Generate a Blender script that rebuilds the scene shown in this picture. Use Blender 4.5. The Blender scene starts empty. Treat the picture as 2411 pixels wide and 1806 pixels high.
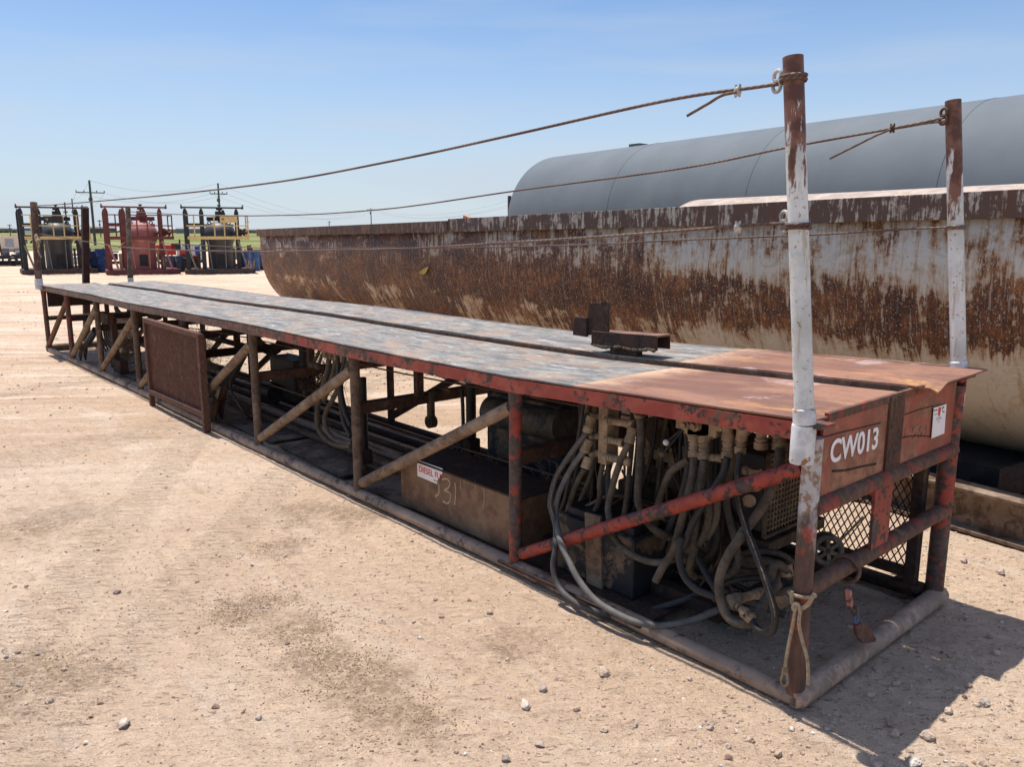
import bpy, math, random
import numpy as np
from mathutils import Vector, Matrix, noise as mnoise
random.seed(7)
R = math.radians
sc = bpy.context.scene
COL = sc.collection

# ------------------------------------------------------------------ camera
W0, H0 = 2411.0, 1806.0
F_, PIT, ROL, YAW = 1862.36, 0.1848, 0.0003, -0.7193
CAM = Vector((-1.3172, 2.5476, 1.7194))
fw = Vector((math.cos(YAW)*math.cos(PIT), math.sin(YAW)*math.cos(PIT), -math.sin(PIT)))
r0 = Vector((math.sin(YAW), -math.cos(YAW), 0)); u0 = r0.cross(fw)
rt = r0*math.cos(ROL)+u0*math.sin(ROL); up = rt.cross(fw)
cd = bpy.data.cameras.new('camera'); co = bpy.data.objects.new('camera', cd); COL.objects.link(co)
cd.sensor_width = 36; cd.lens = F_/W0*36; cd.clip_start = 0.05; cd.clip_end = 12000
M = Matrix((rt, up, -fw)).transposed().to_4x4(); M.translation = CAM
co.matrix_world = M
sc.camera = co

def ray(x, y): return fw*F_+rt*(x-W0/2)-up*(y-H0/2)
def PL(x, y, ax, v):            # a point of the photograph on the plane axis = v
    d = ray(x, y); return CAM+d*((v-CAM[ax])/d[ax])
def PX(x, y, v): return PL(x, y, 0, v)
def PY(x, y, v): return PL(x, y, 1, v)
def PZ(x, y, v=0.0): return PL(x, y, 2, v)

# ------------------------------------------------------------------ world, sun, exposure
SUN = Vector((0.318, 0.012, 1.0)).normalized()
w = bpy.data.worlds.new("World"); sc.world = w; w.use_nodes = True
nt = w.node_tree; bg = nt.nodes['Background']
sky = nt.nodes.new('ShaderNodeTexSky'); sky.sky_type = 'NISHITA'; sky.sun_disc = False
sky.sun_elevation = math.asin(SUN.z); sky.sun_rotation = math.atan2(SUN.x, SUN.y)
sky.altitude = 300; sky.air_density = 1.0; sky.dust_density = 0.35; sky.ozone_density = 2.6
tint = nt.nodes.new('ShaderNodeMix'); tint.data_type = 'RGBA'; tint.blend_type = 'MULTIPLY'; tint.inputs[0].default_value = 1
tint.inputs[7].default_value = (.96, 1.04, 1.13, 1)
nt.links.new(sky.outputs[0], tint.inputs[6]); bg.inputs[1].default_value = 0.10
# thin haze and faint high cloud low in the sky
tc = nt.nodes.new('ShaderNodeTexCoord'); sx = nt.nodes.new('ShaderNodeSeparateXYZ'); nt.links.new(tc.outputs['Generated'], sx.inputs[0])
mr = nt.nodes.new('ShaderNodeMapRange'); mr.interpolation_type = 'SMOOTHSTEP'; mr.inputs[1].default_value = .30; mr.inputs[2].default_value = -.02; mr.inputs[3].default_value = 0; mr.inputs[4].default_value = .80
nt.links.new(sx.outputs[2], mr.inputs[0])
mpw = nt.nodes.new('ShaderNodeMapping'); mpw.inputs['Scale'].default_value = (1.5, 1.5, 14); nt.links.new(tc.outputs['Generated'], mpw.inputs[0])
nz = nt.nodes.new('ShaderNodeTexNoise'); nz.inputs['Scale'].default_value = 1.6; nz.inputs['Detail'].default_value = 5; nt.links.new(mpw.outputs[0], nz.inputs['Vector'])
mr2 = nt.nodes.new('ShaderNodeMapRange'); mr2.inputs[1].default_value = .48; mr2.inputs[2].default_value = .80; mr2.inputs[4].default_value = .38; nt.links.new(nz.outputs['Fac'], mr2.inputs[0])
mx = nt.nodes.new('ShaderNodeMath'); mx.operation = 'ADD'; mx.use_clamp = True; nt.links.new(mr.outputs[0], mx.inputs[0]); nt.links.new(mr2.outputs[0], mx.inputs[1])
hz = nt.nodes.new('ShaderNodeMix'); hz.data_type = 'RGBA'; nt.links.new(mx.outputs[0], hz.inputs[0]); nt.links.new(tint.outputs[2], hz.inputs[6]); hz.inputs[7].default_value = (4.75, 5.35, 6.1, 1)
# sky above the view brightened and warmed as added fill light
mz = nt.nodes.new('ShaderNodeMapRange'); mz.interpolation_type = 'SMOOTHSTEP'; mz.inputs[1].default_value = .38; mz.inputs[2].default_value = .80; mz.inputs[4].default_value = 1
nt.links.new(sx.outputs[2], mz.inputs[0])
mm = nt.nodes.new('ShaderNodeMix'); mm.data_type = 'RGBA'; mm.blend_type = 'MULTIPLY'; nt.links.new(mz.outputs[0], mm.inputs[0]); nt.links.new(hz.outputs[2], mm.inputs[6]); mm.inputs[7].default_value = (2.5, 2.0, 1.65, 1)
nt.links.new(mm.outputs[2], bg.inputs[0])
sd = bpy.data.lights.new('sun', 'SUN'); sd.energy = 4.7; sd.angle = R(0.53); sd.color = (1, .955, .89)
so = bpy.data.objects.new('sun', sd); COL.objects.link(so)
so.rotation_euler = SUN.to_track_quat('Z', 'Y').to_euler()
sc.view_settings.view_transform = 'Standard'; sc.view_settings.look = 'None'
sc.view_settings.gamma = 1; sc.view_settings.exposure = 0.34
sc.cycles.max_bounces = 6

# ------------------------------------------------------------------ node helpers
class NT:
    def __init__(s, name, rough=.8, metal=0, spec=.3):
        s.m = bpy.data.materials.new(name); s.m.use_nodes = True
        s.t = s.m.node_tree; s.b = s.t.nodes['Principled BSDF']
        s.b.inputs['Roughness'].default_value = rough; s.b.inputs['Metallic'].default_value = metal
        s.b.inputs['Specular IOR Level'].default_value = spec
        s.pos = s.n('ShaderNodeNewGeometry').outputs['Position']
    def n(s, t, **k):
        x = s.t.nodes.new(t)
        for a, b in k.items(): setattr(x, a, b)
        return x
    def put(s, sock, v):
        if hasattr(v, 'is_output') or isinstance(v, bpy.types.NodeSocket): s.t.links.new(v, sock)
        else: sock.default_value = v
    def math(s, op, a, b=0.0, c=0.0, clamp=False):
        x = s.n('ShaderNodeMath', operation=op); x.use_clamp = clamp
        s.put(x.inputs[0], a); s.put(x.inputs[1], b); s.put(x.inputs[2], c); return x.outputs[0]
    def sep(s, v=None):
        x = s.n('ShaderNodeSeparateXYZ'); s.put(x.inputs[0], v or s.pos); return x.outputs
    def noise(s, scale, detail=4, rough=.55, stretch=None, off=0, dist=0):
        v = s.pos
        if stretch or off:
            mp = s.n('ShaderNodeMapping'); s.put(mp.inputs[0], v)
            mp.inputs['Scale'].default_value = stretch or (1, 1, 1)
            mp.inputs['Location'].default_value = (off, off*.7, off*1.3); v = mp.outputs[0]
        x = s.n('ShaderNodeTexNoise'); s.put(x.inputs['Vector'], v)
        x.inputs['Scale'].default_value = scale; x.inputs['Detail'].default_value = detail
        x.inputs['Roughness'].default_value = rough; x.inputs['Distortion'].default_value = dist
        return x.outputs['Fac']
    def vor(s, scale, feature='F1', off=0):
        x = s.n('ShaderNodeTexVoronoi', feature=feature); s.put(x.inputs['Vector'], s.pos)
        x.inputs['Scale'].default_value = scale
        return x.outputs['Distance'], x.outputs.get('Color')
    def step(s, v, a, b):
        x = s.n('ShaderNodeMapRange'); x.clamp = True; x.interpolation_type = 'SMOOTHSTEP'
        s.put(x.inputs[0], v); s.put(x.inputs[1], a); s.put(x.inputs[2], b); return x.outputs[0]
    def ramp(s, v, stops):
        x = s.n('ShaderNodeValToRGB'); s.put(x.inputs[0], v); e = x.color_ramp.elements
        while len(e) < len(stops): e.new(.5)
        for i, (p, c) in enumerate(stops):
            e[i].position = p; e[i].color = (*c, 1) if len(c) == 3 else c
        return x.outputs[0]
    def mix(s, f, a, b):
        x = s.n('ShaderNodeMix', data_type='RGBA'); s.put(x.inputs[0], f)
        s.put(x.inputs[6], (*a, 1) if isinstance(a, tuple) and len(a) == 3 else a)
        s.put(x.inputs[7], (*b, 1) if isinstance(b, tuple) and len(b) == 3 else b); return x.outputs[2]
    def bump(s, h, strength=.5, dist=.01, prev=None):
        x = s.n('ShaderNodeBump'); s.put(x.inputs['Height'], h)
        x.inputs['Strength'].default_value = strength; x.inputs['Distance'].default_value = dist
        if prev: s.put(x.inputs['Normal'], prev)
        return x.outputs[0]
    def done(s, col, bump=None, rough=None):
        s.put(s.b.inputs['Base Color'], (*col, 1) if isinstance(col, tuple) and len(col) == 3 else col)
        if bump: s.put(s.b.inputs['Normal'], bump)
        if rough is not None: s.put(s.b.inputs['Roughness'], rough)
        return s.m

def plain(name, c, rough=.7, var=.35, scale=9, metal=0, spec=.3, dark=None, bmp=.15):
    t = NT(name, rough, metal, spec)
    a = t.noise(scale, 5, .6); b = t.noise(scale*6, 3, .6, off=3)
    f = t.math('ADD', t.math('MULTIPLY', a, .7), t.math('MULTIPLY', b, .3))
    d = dark or tuple(x*(1-var) for x in c); l = tuple(min(1, x*(1+var*.6)) for x in c)
    return t.done(t.mix(t.step(f, .35, .65), d, l), t.bump(b, bmp, .003))

def peel(name, paint, under, dust, amount=.5, dustamt=.4, scale=7, rough=.6, under2=None):
    """paint with patches worn through to metal, and dirt"""
    t = NT(name, rough)
    a = t.noise(scale, 6, .68, dist=.6); b = t.noise(scale*5, 5, .65, off=5)
    f = t.math('ADD', t.math('MULTIPLY', a, .72), t.math('MULTIPLY', b, .28))
    th = .5+(amount-.5)*.34
    m = t.step(f, th-.018, th+.018)
    pc = t.mix(t.step(t.noise(scale*2.2, 4, .6, off=2), .38, .64), tuple(x*.72 for x in paint), paint)
    un = t.mix(t.step(b, .4, .62), under, under2 or tuple(x*1.7 for x in under))
    c = t.mix(m, un, pc)
    dn = t.step(t.noise(scale*.8, 6, .7, off=9), .62-dustamt*.3, .78-dustamt*.2)
    c = t.mix(t.math('MULTIPLY', dn, .75), c, dust)
    return t.done(c, t.bump(m, .25, .002, t.bump(b, .25, .003)), t.math('ADD', t.math('MULTIPLY', m, -.12), rough+.12))

MT = {}
DUST = (.30, .215, .14)
MT['red'] = peel('red_paint_peeling', (.31, .052, .034), (.045, .030, .028), (.20, .11, .07), .42, .18, 8, .5)
MT['redrust'] = peel('red_paint_rusted', (.27, .050, .034), (.085, .048, .033), (.155, .085, .052), .60, .42, 6, .65)
MT['panel'] = peel('end_panel_red_brown', (.34, .100, .062), (.215, .102, .060), (.16, .085, .055), .52, .3, 3.4, .62)
MT['redpost'] = peel('red_paint_half_gone', (.31, .052, .034), (.060, .044, .038), (.16, .10, .07), .56, .2, 6.5, .55)
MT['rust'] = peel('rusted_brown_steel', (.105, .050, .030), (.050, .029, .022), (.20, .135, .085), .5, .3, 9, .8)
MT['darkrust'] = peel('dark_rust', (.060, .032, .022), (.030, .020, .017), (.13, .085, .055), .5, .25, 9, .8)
MT['pipe'] = peel('dusty_brown_pipe', (.145, .095, .062), (.075, .048, .034), (.30, .21, .14), .5, .45, 6, .75)
MT['diag'] = peel('dusty_tan_pipe', (.24, .170, .112), (.12, .078, .052), (.33, .245, .165), .46, .5, 5, .8)
MT['botpipe'] = peel('scuffed_bottom_pipe', (.26, .19, .145), (.060, .045, .04), (.38, .28, .20), .42, .75, 5, .7, under2=(.13, .07, .05))
MT['endpipe'] = peel('sand_coated_pipe', (.36, .26, .195), (.28, .19, .14), (.46, .345, .25), .5, .5, 6, .95)
MT['black'] = plain('black_steel', (.022, .022, .024), .5, .5)
MT['blackdust'] = peel('black_paint_dusty', (.020, .022, .027), (.10, .07, .045), (.17, .125, .08), .36, .22, 4, .6)
MT['tan'] = plain('dust_coated_fittings', (.30, .215, .135), .85, .45, 14)
MT['tandark'] = plain('grimy_castings', (.085, .062, .042), .85, .5, 10)
MT['hose'] = plain('dusty_rubber_hose', (.092, .075, .056), .8, .5, 12)
MT['hoseb'] = plain('black_rubber_hose', (.024, .022, .021), .55, .4, 12, spec=.35)
MT['hoseg'] = plain('grey_dusty_hose', (.125, .118, .107), .75, .3, 12)
MT['hosegb'] = plain('faded_black_hose', (.075, .070, .064), .65, .35, 8)
MT['rope'] = plain('dusty_rope', (.36, .27, .17), .95, .35, 60, bmp=.5)
MT['whitedec'] = plain('white_decal', (.80, .79, .78), .5, .06)
MT['reddec'] = plain('red_print', (.62, .045, .04), .5, .1)
MT['blackdec'] = plain('black_print', (.03, .03, .035), .5, .1)
MT['bluedec'] = plain('blue_print', (.2, .2, .42), .5, .1)
MT['chalk'] = plain('chalk_mark', (.52, .40, .26), .9, .25)
MT['greytank'] = None

def wire():
    t = NT('rusty_wire_rope', .6, .2)
    v = t.n('ShaderNodeTexWave'); v.wave_type = 'BANDS'; v.bands_direction = 'DIAGONAL'
    t.put(v.inputs['Vector'], t.pos); v.inputs['Scale'].default_value = 22
    c = t.mix(t.step(t.noise(3, 4), .35, .65), (.115, .065, .047), (.22, .155, .115))
    return t.done(t.mix(t.math('MULTIPLY', v.outputs[1], .6), c, (.06, .035, .028)), t.bump(v.outputs[1], .6, .004))
MT['wire'] = wire()

def pole_mat(zbreak, seed):
    t = NT('white_paint_rusty_top_%d' % seed, .5)
    s = t.sep(); n = t.noise(5, 6, .7, off=seed*3+1); st = t.noise(1.0, 6, .7, (26, 26, 2.0), off=seed*7+2)
    sp = t.noise(60, 3, .6, off=seed)
    wht = t.mix(t.step(n, .35, .62), (.50, .51, .47), (.68, .695, .655))
    wht = t.mix(t.math('MULTIPLY', t.step(sp, .61, .68), .8), wht, (.27, .12, .045))
    wht = t.mix(t.math('MULTIPLY', t.step(st, .56, .65), .65), wht, (.38, .28, .16))
    rs = t.mix(t.step(t.noise(16, 5, .6, off=4), .4, .6), (.105, .048, .033), (.21, .098, .065))
    zz = t.math('ADD', s[2], t.math('MULTIPLY', t.math('SUBTRACT', t.noise(4, 5, .7, (5, 5, 1.2), off=seed+8), .5), 1.3))
    return t.done(t.mix(t.step(zz, zbreak-.05, zbreak+.05), wht, rs), t.bump(sp, .15, .002))

def deck_mat():
    t = NT('worn_steel_deck', .7, .0, .22)
    a = t.noise(1.0, 8, .74, (4.5, 11, 1), dist=.5); b = t.noise(1.0, 6, .7, (2.2, 30, 1), off=4); c0 = t.noise(4, 6, .68, off=8)
    sp = t.noise(55, 4, .7, off=2)
    col = t.mix(t.step(a, .38, .62), (.120, .120, .118), (.275, .255, .225))
    col = t.mix(t.math('MULTIPLY', t.step(b, .5, .66), .55), col, (.40, .345, .29))
    col = t.mix(t.math('MULTIPLY', t.step(c0, .46, .64), .75), col, (.33, .225, .155))
    col = t.mix(t.math('MULTIPLY', t.step(t.noise(7, 6, .75, (1, 2.4, 1), off=33), .56, .64), .6), col, (.50, .48, .46))
    col = t.mix(t.math('MULTIPLY', t.step(sp, .56, .64), .45), col, (.055, .055, .065))
    col = t.mix(t.math('MULTIPLY', t.step(t.noise(1.0, 5, .6, (1.4, 5, 1), off=12, dist=.8), .56, .63), .45), col, (.105, .106, .108))
    return t.done(col, t.bump(b, .2, .004, t.bump(sp, .3, .003)), t.math('ADD', t.math('MULTIPLY', c0, .3), .5))
MT['deck'] = deck_mat()
def deck2_mat():
    t = NT('rust_orange_plate', .68, 0, .25)
    a = t.noise(1.3, 5, .6, (1, 2.2, 1), dist=.4); b = t.noise(9, 6, .7, off=4); s = t.sep()
    col = t.mix(t.step(a, .40, .62), (.185, .088, .060), (.30, .152, .095))
    col = t.mix(t.math('MULTIPLY', t.step(t.noise(1.1, 4, .6, (1, 3.5, 1), off=6), .56, .68), .7), col, (.55, .27, .10))
    e = t.step(t.math('ADD', s[0], t.math('MULTIPLY', a, .5)), 1.10, 1.42)
    col = t.mix(t.math('MULTIPLY', e, .75), col, (.60, .40, .26))
    col = t.mix(t.math('MULTIPLY', t.step(t.noise(2.6, 7, .75, (1, 1.8, 1), off=44, dist=.7), .52, .60), .55), col, (.17, .085, .062))
    col = t.mix(t.math('MULTIPLY', t.step(t.noise(70, 4, .7, off=54), .60, .66), .6), col, (.10, .055, .045))
    col = t.mix(t.math('MULTIPLY', t.step(t.noise(1.0, 4, .7, (4, 70, 1), off=64), .62, .67), .45), col, (.46, .33, .25))
    col = t.mix(t.math('MULTIPLY', t.step(b, .55, .68), .45), col, (.13, .06, .045))
    col = t.mix(t.math('MULTIPLY', t.step(t.noise(3.1, 5, .7, off=15), .60, .68), .45), col, (.50, .40, .38))
    return t.done(col, t.bump(b, .12, .003))
MT['deck2'] = deck2_mat()

def postwhite():
    t = NT('rusted_post_with_white_overspray', .65); s = t.sep(); n = t.noise(9, 6, .7, (1, 1, .4)); b = t.noise(30, 4, .7, off=3)
    f = t.math('ADD', s[2], t.math('MULTIPLY', t.math('SUBTRACT', n, .5), .8))
    base = t.mix(t.step(n, .40, .62), (.080, .050, .038), (.165, .085, .058)); base = t.mix(t.math('MULTIPLY', t.step(t.noise(7, 6, .7, off=8), .56, .62), .8), base, (.34, .055, .035))
    c = t.mix(t.math('MULTIPLY', t.step(f, .60, .80), .85), base, t.mix(t.step(b, .45, .6), (.50, .50, .49), (.28, .18, .12)))
    return t.done(c, t.bump(b, .3, .003))
MT['postwhite'] = postwhite()

# ------------------------------------------------------------------ mesh builder
def perp(d):
    a = Vector((0, 0, 1)) if abs(d.z) < .9 else Vector((1, 0, 0))
    x = d.cross(a).normalized(); return x, d.cross(x).normalized()
def V(*a): return Vector(a)
class MB:
    def __init__(s): s.v = []; s.f = []; s.sm = []
    def add(s, vs, fs, sm=False):
        o = len(s.v); s.v += [tuple(x) for x in vs]; s.f += [tuple(i+o for i in f) for f in fs]; s.sm += [sm]*len(fs); return s
    def tube(s, pts, r, n=10, cap=True, closed=False):
        pts = [Vector(p) for p in pts]; N = len(pts); vs = []; fs = []
        rs = r if isinstance(r, (list, tuple)) else [r]*N
        d = (pts[1]-pts[0]).normalized(); x, y = perp(d)
        for i, p in enumerate(pts):
            if closed: t = pts[(i+1) % N]-pts[i-1]
            else: t = pts[min(i+1, N-1)]-pts[max(i-1, 0)]
            t = t.normalized() if t.length > 1e-9 else d
            x = (x-t*x.dot(t)).normalized(); y = t.cross(x)
            for k in range(n):
                a = 2*math.pi*k/n; vs.append(p+(x*math.cos(a)+y*math.sin(a))*rs[i])
        M_ = N if closed else N-1
        for i in range(M_):
            for k in range(n):
                j = (i+1) % N
                fs.append((i*n+k, i*n+(k+1) % n, j*n+(k+1) % n, j*n+k))
        s.add(vs, fs, True)
        if cap and not closed:
            s.add(vs[:n], [tuple(range(n))[::-1]]); s.add(vs[-n:], [tuple(range(n))])
        return s
    def cyl(s, a, b, r, r2=None, n=16, cap=True):
        return s.tube([a, b], [r, r if r2 is None else r2], n, cap)
    def box(s, c, sz, Rm=None):
        c = Vector(c); vs = []
        for i in range(8):
            p = Vector(((i & 1)-.5, ((i >> 1) & 1)-.5, ((i >> 2) & 1)-.5)); p = Vector((p.x*sz[0], p.y*sz[1], p.z*sz[2]))
            vs.append(c+(Rm @ p if Rm else p))
        return s.add(vs, [(0, 2, 3, 1), (4, 5, 7, 6), (0, 1, 5, 4), (2, 6, 7, 3), (0, 4, 6, 2), (1, 3, 7, 5)])
    def beam(s, a, b, wd, h, up=(0, 0, 1)):
        a = Vector(a); b = Vector(b); d = (b-a); L = d.length; d.normalize(); u = Vector(up)
        y = u.cross(d)
        if y.length < 1e-4: y = Vector((0, 1, 0)).cross(d)
        y.normalize(); z = d.cross(y)
        Rm = Matrix((d, y, z)).transposed()
        return s.box((a+b)/2, (L, wd, h), Rm)
    def angle(s, a, b, wd=.06, t=.008, up=(0, 0, 1)):
        a = Vector(a); b = Vector(b); d = (b-a).normalized(); y = Vector(up).cross(d).normalized(); z = d.cross(y)
        s.beam(a, b, t, wd, up); o = y*(wd/2+t/2)+z*(wd/2-t/2)
        return s.beam(a+o, b+o, wd, t, up)
    def prism(s, poly, vec):
        poly = [Vector(p) for p in poly]; n = len(poly); vec = Vector(vec)
        vs = poly+[p+vec for p in poly]
        fs = [tuple(range(n))[::-1], tuple(range(n, 2*n))]+[(i, (i+1) % n, n+(i+1) % n, n+i) for i in range(n)]
        return s.add(vs, fs)
    def lathe(s, prof, o=(0, 0, 0), ax=(0, 0, 1), n=24, sm=True):
        o = Vector(o); ax = Vector(ax).normalized(); x, y = perp(ax); vs = []; fs = []
        for r, z in prof:
            for k in range(n):
                a = 2*math.pi*k/n; vs.append(o+ax*z+(x*math.cos(a)+y*math.sin(a))*r)
        for i in range(len(prof)-1):
            for k in range(n): fs.append((i*n+k, i*n+(k+1) % n, (i+1)*n+(k+1) % n, (i+1)*n+k))
        s.add(vs, fs, sm); s.add(vs[:n], [tuple(range(n))[::-1]]); return s.add(vs[-n:], [tuple(range(n))])
    def torus(s, c, ax, Rr, r, n=20, m=8, squash=1, up=None):
        c = Vector(c); ax = Vector(ax).normalized(); x, y = perp(ax)
        pts = [c+x*math.cos(2*math.pi*i/n)*Rr+y*math.sin(2*math.pi*i/n)*Rr*squash for i in range(n)]
        return s.tube(pts, r, m, closed=True)
    def ball(s, c, r, n=12, sc_=(1, 1, 1)):
        c = Vector(c); vs = []; fs = []; m = n//2
        for i in range(m+1):
            t = math.pi*i/m
            for k in range(n):
                a = 2*math.pi*k/n
                vs.append(c+Vector((math.sin(t)*math.cos(a)*sc_[0], math.sin(t)*math.sin(a)*sc_[1], math.cos(t)*sc_[2]))*r)
        for i in range(m):
            for k in range(n): fs.append((i*n+k, i*n+(k+1) % n, (i+1)*n+(k+1) % n, (i+1)*n+k))
        return s.add(vs, fs, True)
    def build(s, name, mat, parent=None, bevel=0, origin=None):
        me = bpy.data.meshes.new(name)
        off = Vector((0, 0, 0))
        if parent is not None: off = WL[parent.name]
        elif origin is not None: off = Vector(origin)
        a = np.array(s.v, dtype=float)-np.array(off)
        me.from_pydata(a.tolist(), [], s.f)
        me.polygons.foreach_set('use_smooth', s.sm)
        me.materials.append(MT[mat] if isinstance(mat, str) else mat); me.validate()
        o = bpy.data.objects.new(name, me); COL.objects.link(o)
        if parent is not None: o.parent = parent
        else: o.location = off
        WL[o.name] = off
        if bevel:
            b = o.modifiers.new('bevel', 'BEVEL'); b.width = bevel; b.segments = 2; b.limit_method = 'ANGLE'
        return o
WL = {}
def thing(name, label, cat, loc=(0, 0, 0), group=None):
    o = bpy.data.objects.new(name, None); COL.objects.link(o); o.location = loc; o.empty_display_size = .2
    WL[o.name] = Vector(loc); return tag(o, label, cat, group)
def tag(o, label, cat, group=None, kind=None):
    o['label'] = label; o['category'] = cat
    if group: o['group'] = group
    if kind: o['kind'] = kind
    return o
def cat_path(pts, k=6):
    P = [Vector(p) for p in pts]; P = [P[0]*2-P[1]]+P+[P[-1]*2-P[-2]]; out = []
    for i in range(1, len(P)-2):
        for j in range(k):
            t = j/k; a, b, c, d = P[i-1:i+3]
            out.append(.5*((2*b)+(c-a)*t+(2*a-5*b+4*c-d)*t*t+(3*b-a-3*c+d)*t**3))
    out.append(P[-2]); return out
def text_mb(txt, size, offset=0.0, extrude=.001, shear=0.0, space=1.0):
    cu = bpy.data.curves.new('t', 'FONT'); cu.body = txt; cu.size = size; cu.offset = offset; cu.extrude = extrude
    cu.shear = shear; cu.space_character = space
    o = bpy.data.objects.new('t', cu); COL.objects.link(o)
    me = bpy.data.meshes.new_from_object(o.evaluated_get(bpy.context.evaluated_depsgraph_get()))
    vs = [v.co.copy() for v in me.vertices]; fs = [tuple(p.vertices) for p in me.polygons]
    bpy.data.objects.remove(o); bpy.data.curves.remove(cu); bpy.data.meshes.remove(me)
    return vs, fs
def put_text(mb, txt, origin, xdir, ydir, size, sx=1, **k):
    vs, fs = text_mb(txt, size, **k); X = Vector(xdir).normalized(); Y = Vector(ydir).normalized(); Z = X.cross(Y)
    mb.add([Vector(origin)+X*v.x*sx+Y*v.y+Z*v.z for v in vs], fs); return mb

# =================================================================== SETTING
def ground_h(x, y):
    dx = x-CAM.x; dy = y-CAM.y; r = math.hypot(dx, dy); h = 0
    if r > 80: h += .0058*(r-80)
    if r < 60:
        k = 1.0 if r < 12 else max(.3, 12/r)
        p = V(x, y, 0)
        h += (mnoise.noise(p*.45)*.018+mnoise.noise(p*2.1)*.012+mnoise.noise(p*7.5)*.0075*k)
        if r < 14: n1 = mnoise.noise(p*17); n2 = mnoise.noise(p*36+V(5, 2, 0)); h += (max(0, n1)**1.5*.012+n1*.002)*k+max(0, n2-.1)*.007*k*(1 if r < 7 else .4)
        # sand banked under the rails stays level
        if -.25 < y+.0 < .15 or -1.4 < y < -1.1: h *= .6
    return h-.004
def build_ground():
    fa = math.atan2(fw.y, fw.x); angs = []
    a = -math.pi
    while a < math.pi-1e-4:
        angs.append(fa+a); a += R(.16) if abs(a) < R(38) else R(4)
    rs = [.25]; r = .9
    while r < 70: rs.append(r); r *= 1.006 if r < 8 else 1.012 if r < 25 else 1.03
    rs += [80, 100, 130, 180, 260, 400, 700, 1200, 2500, 6000]
    vs = [(CAM.x, CAM.y, 0)]; fs = []; n = len(angs)
    for r in rs:
        for a in angs:
            x = CAM.x+r*math.cos(a); y = CAM.y+r*math.sin(a); vs.append((x, y, ground_h(x, y)))
    for k in range(n): fs.append((0, 1+k, 1+(k+1) % n))
    for i in range(len(rs)-1):
        for k in range(n):
            a0 = 1+i*n; b0 = 1+(i+1)*n; fs.append((a0+k, b0+k, b0+(k+1) % n, a0+(k+1) % n))
    m = MB(); m.add(vs, fs, True); return m
def ground_mat():
    t = NT('sandy_caliche', .97, 0, .15)
    s = t.sep()
    big = t.noise(.35, 5, .6); mid = t.noise(2.3, 6, .65, off=3); fine = t.noise(26, 6, .72, off=7); tiny = t.noise(120, 4, .7, off=9)
    col = t.mix(t.step(big, .36, .64), (.61, .435, .302), (.70, .52, .372))
    col = t.mix(t.math('MULTIPLY', t.step(mid, .54, .72), .35), col, (.50, .355, .25))
    col = t.mix(t.math('MULTIPLY', t.step(fine, .56, .68), .55), col, (.37, .255, .175))
    stv = t.noise(1.0, 6, .75, (2.2, 7, 1), off=41, dist=.7)
    col = t.mix(t.math('MULTIPLY', t.step(stv, .54, .66), .35), col, (.42, .295, .205))
    col = t.mix(t.math('MULTIPLY', t.step(t.noise(1.0, 5, .7, (.5, 3.0, 1), off=51, dist=.6), .52, .66), .6), col, (.68, .535, .41))
    shadow_specks = t.noise(46, 3, .6, off=61)  # dark specks standing in for pebble shadows
    col = t.mix(t.math('MULTIPLY', t.step(shadow_specks, .645, .69), .75), col, (.235, .165, .12))
    col = t.mix(t.math('MULTIPLY', t.step(tiny, .62, .70), .6), col, (.30, .22, .16))
    col = t.mix(t.math('MULTIPLY', t.step(t.noise(95, 3, .7, off=21), .66, .71), .8), col, (.72, .63, .55))
    # damp, darker clods in a few patches
    tot = None
    for (px, py, rad) in [(655, 1285, .16), (590, 1430, .22), (700, 1480, .20), (770, 1555, .24), (860, 1610, .26), (940, 1690, .22), (60, 1590, .35), (110, 1225, .45), (720, 1200, .30), (820, 1215, .30), (1470, 1440, .22), (1210, 1520, .2)]:
        p = PZ(px, py); d = t.n('ShaderNodeVectorMath', operation='DISTANCE'); t.put(d.inputs[0], t.pos); d.inputs[1].default_value = p
        k = t.step(t.math('ADD', d.outputs['Value'], t.math('MULTIPLY', t.math('SUBTRACT', t.noise(5, 6, .75, off=1), .5), 1.1*rad*3)), rad*1.15, rad*.1)
        tot = k if tot is None else t.math('MAXIMUM', tot, k)
    cl = t.math('MULTIPLY', tot, t.step(t.noise(34, 5, .75, off=13), .36, .60))
    col = t.mix(t.math('MULTIPLY', cl, .70), col, (.26, .170, .100))
    # tyre tracks: lugged bands crossing the yard
    trk = None
    for (ax, ay, bx, by, wd) in [(60, 1500, 330, 1180, .17), (250, 1560, 560, 1230, .17), (0, 925, 430, 860, .25), (0, 1090, 480, 985, .3)]:
        A = PZ(ax, ay); B = PZ(bx, by); d = (B-A).normalized(); nn = V(-d.y, d.x, 0)
        u_ = t.n('ShaderNodeVectorMath', operation='DOT_PRODUCT'); t.put(u_.inputs[0], t.pos); u_.inputs[1].default_value = d
        v_ = t.n('ShaderNodeVectorMath', operation='DOT_PRODUCT'); t.put(v_.inputs[0], t.pos); v_.inputs[1].default_value = nn
        dv = t.math('ABSOLUTE', t.math('SUBTRACT', v_.outputs['Value'], nn.dot(A)))
        band = t.step(t.math('ADD', dv, t.math('MULTIPLY', mid, .08)), wd+.04, wd)
        lug = t.math('SINE', t.math('ADD', t.math('MULTIPLY', u_.outputs['Value'], 95), t.math('MULTIPLY', mid, 9)))
        k = t.math('MULTIPLY', band, lug); trk = k if trk is None else t.math('ADD', trk, k)
    # wind- and tyre-scuffed crust: small ridges lying across the yard
    ua = t.n('ShaderNodeVectorMath', operation='DOT_PRODUCT'); t.put(ua.inputs[0], t.pos); ua.inputs[1].default_value = V(-.60, -.80, 0)
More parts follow.
